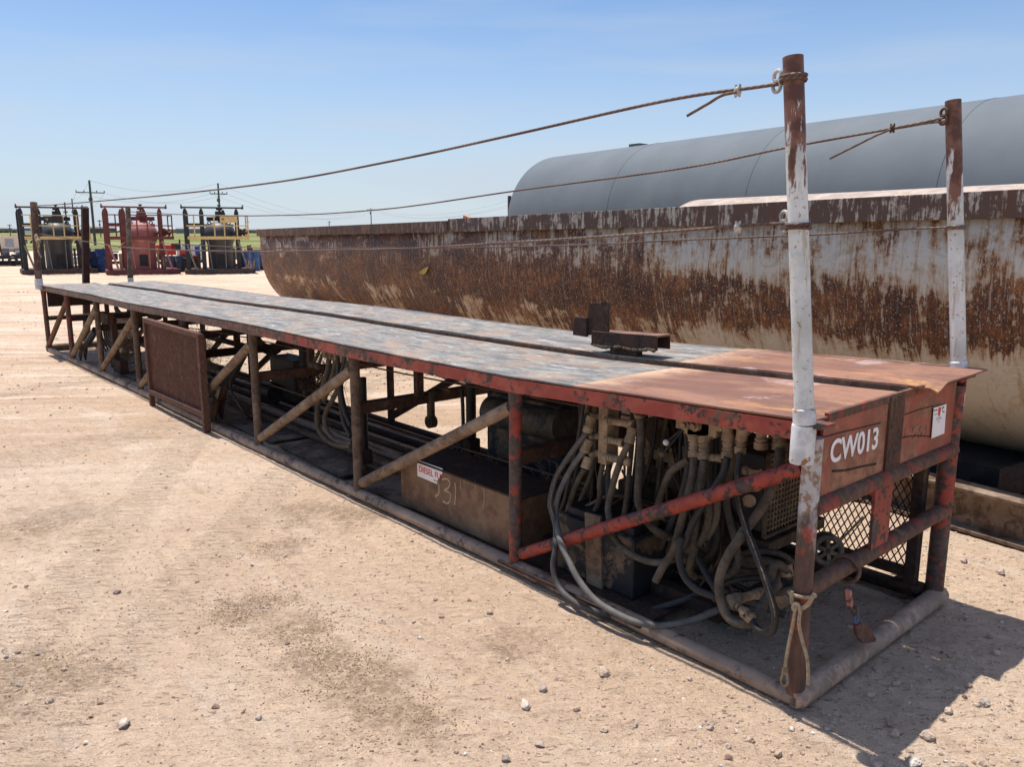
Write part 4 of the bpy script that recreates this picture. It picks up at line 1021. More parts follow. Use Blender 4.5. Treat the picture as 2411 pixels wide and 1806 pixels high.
# ---- chain with shackle hanging from the mid rail
ch = thing('tie_down_chain', 'rusty chain and shackle hanging from the end rail to the sand-covered pipe', 'chain', PX(*D0(1350, 1040), -.02))
m = MB(); c = PX(*D0(1225, 680), .0)
for q in range(3): m.torus((0-.005, c.y, zr2-.01), (.0, 1, .15*(q-1)), .052, .008, 20, 6)
m.build('wrap', 'redrust', ch)
pts = [PX(*D0(x, y), -.045) for x, y in [(1250, 690), (1275, 745), (1300, 800), (1325, 855)]]
m = MB()
for i, (p, q) in enumerate(zip(pts, pts[1:])): m.torus((p+q)/2, (1, .2, 0) if i % 2 else (.2, 1, 0), .013, .005, 12, 6, 1.5)
m.build('links', 'redrust', ch)
m = MB(); p = PX(*D0(1270, 720), -.05); m.beam(p+V(0, .01, .03), p+V(0, -.015, -.04), .02, .012); m.build('pink_tag', plain('pink_paint', (.45, .2, .17)), ch)
m = MB(); p = PX(*D0(1325, 885), -.05); m.torus(p, (1, .1, 0), .015, .006, 12, 6, 1.4); m.build('blue_link', plain('blue_paint', (.10, .15, .26)), ch)
m = MB(); P = [PX(*D0(*q), -.05) for q in [(1300, 930), (1340, 910), (1400, 935), (1450, 1030), (1440, 1050), (1355, 1060), (1310, 1000)]]; m.prism(P, (-.014, 0, 0)); m.build('lug_plate', 'redrust', ch)

# ---- second valve bank and hoses between posts
vb = thing('valve_bank', 'dusty valve bank with drooping hoses under the middle of the deck', 'machine', PY(*Z4(1450, 470), -.2))
def Zz(x, y, Y): return (*Z4(x, y), Y)
m = MB()
for (x_, y_, wx, wz) in [(1380, 430, .1, .07), (1470, 460, .16, .11), (1560, 480, .12, .13)]:
    p = PY(*Z4(x_, y_), -.22); m.box((p.x, -.22, p.z), (wx, .10, wz))
for x_, y_ in [(1340, 430), (1400, 440), (1450, 450), (1510, 470), (1575, 450)]:
    p = PY(*Z4(x_, y_), -.17); m.cyl(p, p+V(0, .03, 0), .024, n=10); m.cyl(p+V(0, 0, -.02), p+V(0, 0, -.12), .017, n=10)
m.build('block', 'tan', vb, .004)
m = MB()
for (a_, b_) in [((1335, 430), (1230, 655)), ((1360, 450), (1280, 670))]:
    m.cyl(PY(*Z4(*a_), -.18), PY(*Z4(*b_), -.14), .012, n=8); m.ball(PY(*Z4(*b_), -.14), .028, 10)
m.build('lever', 'tandark', vb)
for pts, mt in [([(1395, 520), (1375, 700), (1320, 900), (1275, 1080), (1275, 1250), (1340, 1370), (1450, 1440), (1600, 1455)], 'hose'),
            ([(1590, 600), (1520, 800), (1420, 1000), (1355, 1130), (1355, 1270), (1420, 1370), (1520, 1410), (1620, 1420)], 'hose'),
            ([(1480, 500), (1480, 750), (1500, 1000), (1530, 1200), (1600, 1360)], 'hoseb'), ([(1440, 480), (1440, 700), (1380, 880), (1340, 1000)], 'hose'),
            ([(1560, 560), (1500, 850), (1540, 1100), (1600, 1250)], 'hoseb')]:
    hose([Zz(x, y, -.18) for x, y in pts], .021, mt, vb)

# ---- hydraulic rams with foot brackets
def ram(fn, top, bot, foot, Y, label, rr=.045):
    p0 = PY(*fn(*top), Y-.05); p1 = PY(*fn(*bot), Y)
    o = thing('hydraulic_ram', label, 'hydraulic ram', (p1.x, Y, .04), 'hydraulic rams inside the catwalk')
    d = p0-p1
    MB().tube([p1+d*.28, p1+d*.30, p1+d], [rr*.8, rr, rr], 18).build('barrel', plain('blue_black_barrel', (.028, .036, .048), .45, .4), o)
    MB().tube([p1-d*.02, p1+d*.29], rr*.7, 14).build('gland', 'rust', o)
    f0 = PY(*fn(*foot), Y); m = MB(); m.beam((p1.x, Y-.03, p1.z+.03), (f0.x, Y-.03, .06), .10, .014, up=(0, 1, 0)); m.beam((p1.x, Y+.03, p1.z+.03), (f0.x, Y+.03, .06), .10, .014, up=(0, 1, 0)); m.build('foot_bracket', 'rust', o)
    return o
ram(Z4, (545, 545), (330, 970), (300, 1260), -.12, 'dark hydraulic ram leaning beside the mesh gate')
o = ram(Z3, (600, 650), (490, 830), (480, 1000), -.10, 'dark hydraulic ram leaning near the far end of the catwalk')
hose([(*Z4(560, 600), -.1), (*Z4(480, 700), -.1), (*Z4(420, 860), -.1), (*Z4(490, 1020), -.1), (*Z4(570, 1130), -.15), (*Z4(640, 1200), -.3)], .010, 'hoseb', bpy.data.objects['hydraulic_ram'])
m = MB(); m.prism([PY(*Z4(*q), -.06) for q in [(275, 960), (300, 895), (325, 905), (300, 990)]], (0, .004, 0)); o = m.build('paper_tag', 'chalk', bpy.data.objects['hydraulic_ram'])

# jacks hanging from cross beams
def jack(px0, py0, px1, py1, Y, label, rr=.035):
    a = PY(px0, py0, Y); b = PY(px1, py1, Y); o = thing('jack_leg', label, 'jack', (b.x, Y, b.z), 'jack legs inside the catwalk')
    a = V(b.x, Y, a.z)
    MB().cyl(a, b+V(0, 0, .16), rr, n=16).build('sleeve', 'black', o); MB().cyl(b+V(0, 0, .17), b, rr*.6, n=12).build('rod', 'tandark', o)
    m = MB(); m.box((b.x, Y, b.z+.10), (.09, .09, .10)); m.box((b.x, Y, b.z-.004), (.14, .14, .012)); m.build('foot', 'darkrust', o, .01)
jack(*F0(1150, 300), *F0(1145, 1190), -.72, 'black jack leg standing beside the black reservoir')
jack(*F0(155, 440), *F0(150, 1290), -.20, 'black jack leg just behind the fourth post from the near end')
jack(*Z4(1150, 350), *Z4(1150, 950), -.75, 'black jack leg behind the drooping hoses')
jack(*Z3(800, 520), *Z3(800, 1050), -.30, 'black jack leg near the far end', .045)
# hanging link
m = MB(); a = PY(*F0(775, 560), -.6); b = PY(*F0(770, 840), -.6); m.beam(V(b.x, -.6, a.z), V(b.x, -.6, b.z+.03), .055, .03, up=(0, 1, 0)); m.lathe([(.045, 0), (.045, .05)], (b.x, -.625, b.z), (0, 1, 0), 18); m.torus((b.x, -.57, b.z), (0, 1, 0), .022, .006)
o = m.build('hanging_link', 'tandark', origin=(b.x, -.6, b.z)); tag(o, 'steel link with round eye hanging from a cross beam', 'link')
# hoses by the jack
hb = thing('hose_pair', 'two black hoses dropping beside the jack leg behind the fuel tank', 'hose', PY(*F0(1060, 560), -.6))
hose([(*F0(1055, 540), -.62), (*F0(1065, 750), -.60), (*F0(1060, 960), -.58), (*F0(980, 1100), -.55), (*F0(820, 1190), -.55)], .014, 'hoseb', hb)
hose([(*F0(1075, 950), -.60), (*F0(1030, 1090), -.56), (*F0(950, 1170), -.55), (*F0(870, 1215), -.55)], .014, 'hoseb', hb)
# wheel / crank arms behind
for (fn, x_, y_, Y, rr, lb) in ((Z4, 790, 380, -.8, .17, 'curved kicker arm under the deck between mid posts'), (Z3, 860, 400, -.8, .22, 'curved kicker arm under the deck near the far end'), (Z3, 1180, 420, -.75, .16, 'curved kicker arm behind the mesh gate')):
    p = PY(*fn(x_, y_), Y); m = MB(); pts = [p+V(math.cos(a)*rr*1.7, 0, math.sin(a)*rr*.8) for a in np.linspace(-2.9, -.25, 12)]
    for q0, q1 in zip(pts, pts[1:]): m.beam(q0, q1, .03, .10)
    o = m.build('kicker_arm', 'darkrust', origin=tuple(p)); tag(o, lb, 'arm')
# valve station at far bay (post 3)
m = MB(); p = PY(*Z3(700, 530), -.12); m.box((p.x, -.12, p.z), (.42, .08, .13)); m.box((p.x-.15, -.16, p.z-.25), (.07, .07, .5)); m.box((p.x-.16, -.2, .12), (.3, .1, .16))
o = m.build('valve_stand', 'rust', origin=(p.x, -.12, .04), bevel=.005); tag(o, 'squat brown valve stand behind the third post from the far end', 'stand')
for k in range(7):
    pts = [(*Z3(640+k*22, 590), -.2), (*Z3(650+k*15, 720), -.22), (*Z3(690+k*12, 860), -.25)]
    hose(pts, .012, 'hoseb', o) if False else None
hs = thing('hose_cluster', 'tangle of thin dark hoses below the squat valve stand', 'hoses', PY(*Z3(700, 700), -.2))
for k in range(7):
    hose([(*Z3(650+k*20, 560), -.2), (*Z3(640+k*22, 700), -.22-.02*k), (*Z3(700+k*20, 860-20*k), -.25)], .012, 'hoseb', hs)

# ---- loose cables along the catwalk inside
for i, (y, z0, z1, lb) in enumerate(((-.55, .80, .66, 'thin steel cable running high along the inside of the catwalk'), (-.42, .42, .34, 'thin steel cable running at mid height inside the catwalk'), (-.30, .26, .18, 'thin steel cable running low inside the catwalk'))):
    P = [(x_, y, z0+(z1-z0)*x_/12+.015*math.sin(x_*1.3+i)) for x_ in np.linspace(1.0, 9.6, 30)]
    o = MB().tube(P, .006, 6).build('steel_cable', 'wire', origin=P[0]); tag(o, lb, 'cable')
# pipes lying on the ground inside
for i, (y, z, x0_, x1_, mt, lb) in enumerate(((-.46, .075, 1.9, 7.5, 'pipe', 'rusty pipe lying on the ground inside the catwalk, nearest the fuel tank'), (-.62, .07, 1.9, 9.0, 'endpipe', 'sand coated pipe lying along the middle inside the catwalk'), (-.76, .08, 2.0, 9.5, 'rust', 'dark rusty pipe lying inside behind the sand coated pipe'), (-.98, .06, 1.8, 10.5, 'darkrust', 'dark pipe lying by the far side rail of the catwalk'))):
    o = MB().tube([(x0_, y, z), ((x0_+x1_)/2, y+.02, z-.01), (x1_, y, z)], .026+.004*(i % 2), 12).build('loose_pipe', mt, origin=(x0_, y, 0)); tag(o, lb, 'pipe')
# concrete-like flat slabs / floor sheets
for i, (x_, y_, lx, ly, lb) in enumerate(((4.1, -.35, 1.1, .45, 'flat dirty steel sheet on the ground below the drooping hoses'), (5.3, -.4, 1.0, .5, 'flat dirty steel sheet on the ground beside the mesh gate'), (8.6, -.5, 1.3, .6, 'flat dirty steel sheet on the ground under the tumbleweed'), (2.9, -.3, .8, .4, 'flat dirty steel sheet on the ground before the diesel tank'))):
    m = MB(); m.box((x_, y_, .028), (lx, ly, .012), Matrix.Rotation(.04*(i-1), 3, 'Z')); o = m.build('floor_sheet', peel('sheet_%d' % i, (.16, .125, .10), (.08, .055, .04), (.30, .22, .16), .5, .6, 4, .9), origin=(x_, y_, 0)); tag(o, lb, 'sheet')
# motors & boxes mid-way
m = MB(); p = PY(*Z4(1030, 760), -.85); m.box((p.x, -.85, .36), (.52, .22, .40)); o = m.build('control_box', 'black', origin=(p.x, -.85, .16), bevel=.01); tag(o, 'black box standing inside behind the second mid post', 'box')
m = MB(); p = PY(*Z4(800, 860), -.7); m.cyl((p.x-.15, -.7, .2), (p.x+.2, -.7, .2), .09, n=20); m.cyl((p.x-.2, -.7, .2), (p.x-.15, -.7, .2), .05, n=12); o = m.build('motor', 'black', origin=(p.x, -.7, .11)); tag(o, 'small black electric motor lying inside the catwalk', 'motor')
# rope bundle by far-left pole
m = MB(); rg = random.Random(5)
m.tube(cat_path([PY(x, y, .13) for x, y in [(88, 557), (92, 575), (90, 590), (97, 605)]], 4), .012, 6); m.tube(cat_path([PY(x, y, .14) for x, y in [(84, 556), (88, 580), (93, 600)]], 4), .010, 6)
m.ball(PY(86, 560, .13), .05, 8, (.8, .6, 1.2)); m.ball(PY(90, 567, .13), .035, 8)
o = m.build('rope_bundle', 'rope', origin=tuple(PY(88, 570, .13))); tag(o, 'frayed rope knot hanging on the leftmost pole', 'rope')

# ---- tumbleweeds
def tumble(c, rad, n, label, sq=(1, .6, .8)):
    m = MB(); rg = random.Random(int(c[0]*100)); c = Vector(c)
    for i in range(n):
        d = Vector((rg.gauss(0, 1), rg.gauss(0, 1), rg.gauss(0, 1))).normalized(); k = Vector((rg.gauss(0, 1), rg.gauss(0, 1), rg.gauss(0, 1))).normalized()
        P = []
        st = c+Vector((rg.gauss(0, .2)*rad, rg.gauss(0, .2)*rad, rg.gauss(0, .2)*rad))
        for q in range(5):
            v = (d*q/4*rad+k*math.sin(q*.9)*rad*.35); P.append(st+Vector((v.x*sq[0], v.y*sq[1], v.z*sq[2])))
        m.tube(P, [.004, .003, .0025, .002, .0015], 3, cap=False)
        for _ in range(2):
            q = rg.randint(1, 3); e = P[q]+Vector((rg.gauss(0, .3), rg.gauss(0, .2), rg.gauss(0, .3)))*rad*.6; m.tube([P[q], e], .0018, 3, cap=False)
    o = m.build('tumbleweed', plain('dry_straw', (.30, .215, .125), .95, .4), origin=(c.x, c.y, c.z-rad*.5)); tag(o, label, 'tumbleweed', 'tumbleweeds caught inside the catwalk')
tumble((8.1, -.7, .33), .42, 260, 'large dry tumbleweed caught left of the mesh gate', (1.4, .7, .7))
tumble((9.55, -.35, .22), .30, 120, 'smaller dry tumbleweed behind the third post from the far end')
tumble((5.6, -1.0, .36), .32, 130, 'sparse dry tumbleweed right of the mesh gate', (1.2, .6, .9))
tumble((1.75, -.5, .26), .22, 70, 'wispy dry weed caught by the hoses near the fuel tank', (1, .6, 1))

# =================================================================== TANKS BEHIND
TA = R(-7.0); td = V(math.cos(TA), math.sin(TA), 0); tn = V(-math.sin(TA), math.cos(TA), 0)   # td runs away along the tank, tn faces us
def tank_frame(D):      # origin on the front face line, abreast of the camera
    return V(CAM.x, CAM.y, 0)-tn*D
# --- rusty open tank
RD = 4.72; RO = tank_frame(RD); RS0, RS1 = 1.2, 15.6; RR = 1.22; RTOP = 1.985; RZC = .30+RR
ZT = lambda u_: -.020-.0086*(u_-2)      # the hull stands a little lower at its far end
rtk = thing('open_tank', 'long rusty white half-round open tank behind the catwalk', 'tank', RO+td*8-tn*RR)
def hull_mat():
    t = NT('rust_streaked_white_paint', .62, 0, .35)
    s = t.sep()
    # coordinates along and up
    du = t.n('ShaderNodeVectorMath', operation='DOT_PRODUCT'); t.put(du.inputs[0], t.pos); du.inputs[1].default_value = td
    u_ = t.math('SUBTRACT', du.outputs['Value'], td.dot(RO)); z = s[2]
    cb = t.n('ShaderNodeCombineXYZ'); t.put(cb.inputs[0], u_); t.put(cb.inputs[2], z); old = t.pos
    t.pos = cb.outputs[0]
    st1 = t.noise(1.0, 6, .72, (15, 1, 1.7), dist=.35); st2 = t.noise(1.0, 6, .75, (44, 1, 5), off=4, dist=.3)
    spl = t.noise(1.0, 5, .7, (22, 1, 22), off=9); blob = t.noise(1.0, 6, .74, (2.0, 1, 2.4), off=2, dist=.8)
    spk = t.noise(1.0, 3, .6, (70, 1, 60), off=3)
    wav = t.math('MULTIPLY', t.math('SUBTRACT', t.noise(1.0, 5, .7, (3.2, 1, .8), off=17), .5), .35)
    zz = t.math('ADD', z, wav)
    band = t.math('MULTIPLY', t.step(zz, .96, 1.12), t.step(zz, 1.56, 1.30))
    farr = t.step(t.math('ADD', u_, t.math('MULTIPLY', blob, 3.0)), 4.6, 8.0)
    topw = t.math('MULTIPLY', t.step(zz, 1.45, 1.62), t.math('SUBTRACT', 1.0, farr))
    low = t.math('MULTIPLY', t.step(zz, 1.02, .86), t.step(t.math('ADD', u_, t.math('MULTIPLY', blob, 2.0)), 6.4, 4.6))
    f = t.math('ADD', t.math('MULTIPLY', st1, .32), t.math('MULTIPLY', st2, .22)); f = t.math('ADD', f, t.math('MULTIPLY', spl, .18)); f = t.math('ADD', f, t.math('MULTIPLY', blob, .28))
    bias = t.math('ADD', t.math('MULTIPLY', band, .088), t.math('MULTIPLY', farr, .072))
    bias = t.math('ADD', bias, t.math('MULTIPLY', t.math('MULTIPLY', t.math('SUBTRACT', t.noise(1.0, 5, .7, (1.1, 1, 1.9), off=77, dist=.9), .5), t.math('ADD', t.math('MULTIPLY', farr, .7), .3)), .42))
    bias = t.math('ADD', bias, t.math('MULTIPLY', t.math('MULTIPLY', farr, t.step(zz, 1.0, .85)), .03))
    bias = t.math('SUBTRACT', bias, t.math('MULTIPLY', low, .065)); bias = t.math('SUBTRACT', bias, t.math('MULTIPLY', topw, -.010))
    m = t.step(t.math('ADD', f, bias), .540, .570)
    halo = t.step(t.math('ADD', f, bias), .475, .56)
    paint = t.mix(t.step(zz, .9, 1.5), (.58, .49, .36), (.56, .505, .415))
    paint = t.mix(t.math('MULTIPLY', t.step(blob, .42, .62), .35), paint, (.40, .37, .31))
    dk = t.math('ADD', t.math('MULTIPLY', spl, .35), t.math('MULTIPLY', st2, .35)); dk = t.math('ADD', dk, t.math('MULTIPLY', t.noise(1.0, 5, .7, (1.7, 1, 3), off=91), .30))
    rust = t.ramp(dk, [(.40, (.042, .019, .013)), (.485, (.088, .034, .018)), (.55, (.20, .074, .026)), (.62, (.38, .17, .058))])
    paint = t.mix(t.math('MULTIPLY', t.step(t.noise(1.0, 6, .75, (5, 1, 6), off=55, dist=.8), .52, .62), .45), paint, (.36, .26, .15))
    paint = t.mix(t.math('MULTIPLY', t.step(t.noise(1.0, 5, .7, (30, 1, 34), off=65), .63, .67), .85), paint, (.26, .115, .04))
    paint = t.mix(t.math('MULTIPLY', t.step(t.noise(1.0, 5, .72, (11, 1, .9), off=95), .56, .64), .5), paint, (.33, .20, .10))
    c = t.mix(t.math('MULTIPLY', halo, .75), paint, (.37, .185, .065))
    c = t.mix(m, c, rust)
    # light runs and speckle over the rust
    c = t.mix(t.math('MULTIPLY', t.math('MULTIPLY', m, t.step(spk, .60, .64)), .8), c, (.46, .39, .31))
    c = t.mix(t.math('MULTIPLY', t.math('MULTIPLY', m, t.step(t.noise(1.0, 4, .7, (50, 1, 3.2), off=23), .59, .65)), .65), c, (.42, .35, .28))
    t.pos = old
    return t.done(c, t.bump(m, .3, .004, t.bump(spl, .3, .006)))
HM = hull_mat()
def hullz(u_): return RTOP+(.045*(u_-6)/14 if u_ > 6 else 0)
prof = [(0, RTOP-.10), (0, RZC)]+[(RR-RR*math.cos(a), RZC-RR*math.sin(a)) for a in np.linspace(0, math.pi, 33)[1:]]+[(2*RR, RTOP-.10)]
m = MB(); vs = []; fs = []; us = np.linspace(RS0, RS1, 60)
for u_ in us:
    for d_, z_ in prof:
        dent = .008*mnoise.noise(V(u_*1.3, z_*2, 0))
        vs.append(RO+td*u_-tn*(d_+dent)+V(0, 0, z_+ZT(u_)))
n = len(prof)
for i in range(len(us)-1):
    for k in range(n-1): fs.append((i*n+k, i*n+k+1, (i+1)*n+k+1, (i+1)*n+k))
m.add(vs, fs, True); sh = m.build('shell', HM, rtk); so_ = sh.modifiers.new('s', 'SOLIDIFY'); so_.thickness = .012; so_.offset = -1
for u_ in (RS0, RS1):
    m = MB(); m.prism([RO+td*u_-tn*d_+V(0, 0, z_+ZT(u_)) for d_, z_ in prof], td*.012); m.build('end_plate', HM, rtk)
def rim_mat():
    t = NT('rim_grey_brown', .7); du = t.n('ShaderNodeVectorMath', operation='DOT_PRODUCT'); t.put(du.inputs[0], t.pos); du.inputs[1].default_value = td
    u_ = t.math('SUBTRACT', du.outputs['Value'], td.dot(RO))
    st = t.noise(1.0, 6, .75, (24, 24, 3), dist=.3); st2 = t.noise(1.0, 5, .75, (9, 9, 9), off=5)
    f = t.math('ADD', t.math('MULTIPLY', st, .6), t.math('MULTIPLY', st2, .4))
    base = t.mix(t.step(u_, 7, 9.5), (.36, .32, .275), (.20, .105, .06))
    c = t.mix(t.step(f, .50, .56), (.085, .052, .040), base)
    c = t.mix(t.math('MULTIPLY', t.step(t.noise(1.0, 4, .7, (5, 5, 2), off=12), .55, .68), .6), c, (.10, .045, .028))
    return t.done(c, t.bump(f, .3, .004))
RM = rim_mat()
m = MB()
P0 = RO+td*(RS0-.01)+V(0, 0, ZT(RS0)); P1 = RO+td*8.2+V(0, 0, ZT(8.2)); P2 = RO+td*(RS1+.02)+V(0, 0, ZT(RS1))
m.beam(P0+tn*.025+V(0, 0, RTOP-.075), P1+tn*.025+V(0, 0, RTOP-.075), .05, .15)
m.beam(P0-tn*(2*RR)+V(0, 0, RTOP-.075), P2-tn*(2*RR)+V(0, 0, RTOP-.075), .05, .15)
ro = m.build('rim', RM, rtk, .003)
m = MB(); m.beam(P1+td*.01+tn*.03+V(0, 0, RTOP-.085), P2+tn*.03+V(0, 0, RTOP-.075), .07, .13); m.build('rim', RM, rtk)
m = MB()
for i in range(9):
    u_ = 8.6+i*.75; p = RO+td*u_+tn*.02+V(0, 0, RTOP-.155+ZT(u_)); MB().beam(p, p+td*.25, .03, .025).build('rim_clip', RM, rtk)
# skid beams
for k, dd in enumerate((.42, 2*RR-.42)):
    q = RO-tn*dd*0-tn*(0.02 if k == 0 else 2*RR-.1); m = MB()
    a = q+td*RS0; b = q+td*RS1
    m.beam(a+V(0, 0, .262), b+V(0, 0, .262), .17, .016); m.beam(a+V(0, 0, .135), b+V(0, 0, .135), .014, .24); m.beam(a+V(0, 0, .02), b+V(0, 0, .02), .17, .02)
    m.build('skid_beam', peel('skid_rust_%d' % k, (.22, .15, .10), (.09, .055, .035), (.33, .25, .18), .5, .5, 5, .85), rtk)
m = MB(); m.beam(RO+td*(RS0+.05)-tn*(RR)+V(0, 0, .19), RO+td*(RS1-.3)-tn*(RR)+V(0, 0, .19), 2*RR-.55, .30); m.build('gap_shade_box', 'black', rtk)  # added black box that darkens the gap under the hull
for u_ in np.arange(RS0+.8, RS1, 2.4):
    m = MB(); q = RO+td*u_; m.beam(q-tn*.1+V(0, 0, .33), q-tn*(2*RR-.1)+V(0, 0, .33), .12, .12); m.build('saddle', 'darkrust', rtk)
m = MB(); p = RO+td*14.55; 
pf = PL(1000, 640, 1, RO.y-1.2)
# small yellow flag of torn tape and an orange flap on the rim
def on_tank(px, py, off):
    d = ray(px, py); nrm = tn; t_ = (RO+tn*off-CAM).dot(nrm)/d.dot(nrm); return CAM+d*t_
m = MB(); m.prism([on_tank(*q, .03) for q in [(987, 640), (1003, 630), (1010, 627), (1004, 640), (998, 646), (988, 644)]], tn*.006); o = m.build('yellow_rag', plain('yellow_rag', (.55, .40, .08)), origin=tuple(on_tank(990, 640, .03))); tag(o, 'scrap of yellow plastic stuck on the side of the rusty tank', 'rag')
m = MB(); m.prism([on_tank(*q, -.2) for q in [(1096, 520), (1100, 506), (1114, 514), (1114, 520)]], tn*.05); o = m.build('orange_block', plain('orange_wood', (.55, .25, .12)), origin=tuple(on_tank(1100, 518, -.2))); tag(o, 'small orange wedge poking above the rusty tank rim', 'wedge')

# --- tan tank
def round_tank(D, s0, s1, R_, zc, mat, name, label, cap=.35):
    O = tank_frame(D+R_); o = thing(name, label, 'tank', O+td*s0+V(0, 0, 0))
    m = MB(); pr = [(R_*math.cos(a), s1+cap*math.sin(a)) for a in np.linspace(math.pi/2-.01, 0, 10)]
    prof_ = [(r_, z_) for r_, z_ in pr][::1]
    body = [(.01, s0-cap)]+[(R_*math.sin(a), s0-cap*math.cos(a)) for a in np.linspace(.15, math.pi/2, 10)]+[(R_, s0+(s1-s0)*q/8) for q in range(1, 9)]+[(R_*math.cos(a), s1+cap*math.sin(a)) for a in np.linspace(.1, math.pi/2-.05, 12)]
    m.lathe(body, O+V(0, 0, zc), td, 72); m.build('shell', mat, o)
    for u_ in np.arange(s0+1.5, s1, 4.0):
        m = MB(); q = O+td*u_; m.beam(q+tn*R_*.7+V(0, 0, .18), q-tn*R_*.7+V(0, 0, .18), .2, .36); m.build('saddle', 'darkrust', o)
    return o, O
tanm = peel('tan_tank_paint', (.46, .365, .30), (.36, .27, .21), (.50, .40, .33), .3, .3, 2.5, .75)
D2 = 8.3; 
rs = 1.05
o2, O2 = round_tank(D2, 1.5, 8.55, rs, 1.215, tanm, 'tan_tank', 'pale tan round tank showing just above the rusty tank rim', .5)
gm = NT('grey_tank_paint', .72, 0, .25); ga = gm.noise(.9, 5, .6); gb = gm.noise(1.0, 5, .6, (1, 1, .3), off=5)
gc = gm.mix(gm.step(ga, .35, .65), (.112, .130, .144), (.130, .148, .162)); gc = gm.mix(gm.math('MULTIPLY', gm.step(gb, .55, .7), .25), gc, (.17, .172, .17))
GM = gm.done(gc, gm.bump(gm.noise(3, 3), .08, .02))
D3 = 11.5; RG = 1.72
o3, O3 = round_tank(D3, 2.0, 17.1, RG, 2.05, GM, 'grey_tank', 'huge plain grey round tank rising behind the rusty tank', .35)
for u_ in (6.2, 9.6, 13.3):
    m = MB(); m.torus(O3+td*u_+V(0, 0, 2.05), td, RG+.0015, .004, 72, 6); m.build('weld_seam', plain('seam_grey_%d' % int(u_), (.115, .12, .125)), o3)
m = MB(); m.box(O3+td*14.2+V(0, 0, 2.05+RG+.02), (.32, .3, .07)); m.build('hatch', plain('hatch_grey', (.12, .13, .14)), o3)
m = MB(); q = O3+td*17.65; m.cyl(q+V(0, 0, 2.0)+tn*1.3, q+V(0, 0, 2.75)+tn*1.3, .05, n=10); m.build('vent_pipe', plain('vent_grey', (.06, .06, .07)), o3)
# =================================================================== DISTANCE: stands and yard equipment
def frame_at(px, py):
    """ground spot under a photograph point with axes facing the camera: x to the right, y away"""
    p = PZ(px, py, 0.0); d = (p-V(CAM.x, CAM.y, 0)); d.z = 0; d.normalize(); return p, V(-d.y, d.x, 0)*-1, d
YEL = plain('yellow_rail_paint', (.62, .46, .20), .6, .2)
DKG = plain('dark_grey_green_paint', (.030, .036, .040), .6, .35)
VES = plain('dark_vessel_paint', (.045, .050, .055), .5, .2, 3, spec=.5)
RED2 = plain('maroon_stand_paint', (.145, .040, .036), .6, .25)
RED3 = plain('faded_red_vessel', (.40, .15, .13), .6, .15)
BLU = plain('blue_machine_paint', (.030, .065, .19), .5, .4)
GRN = plain('green_pipe_paint', (.03, .10, .07), .6, .4)
WHT = plain('white_plastic', (.66, .68, .68), .5, .15)
def LL(cx, cy, sc_, bx, by, k=.087): return ((cx+k*(by-cy)-bx)*sc_, (by-cy)*sc_)
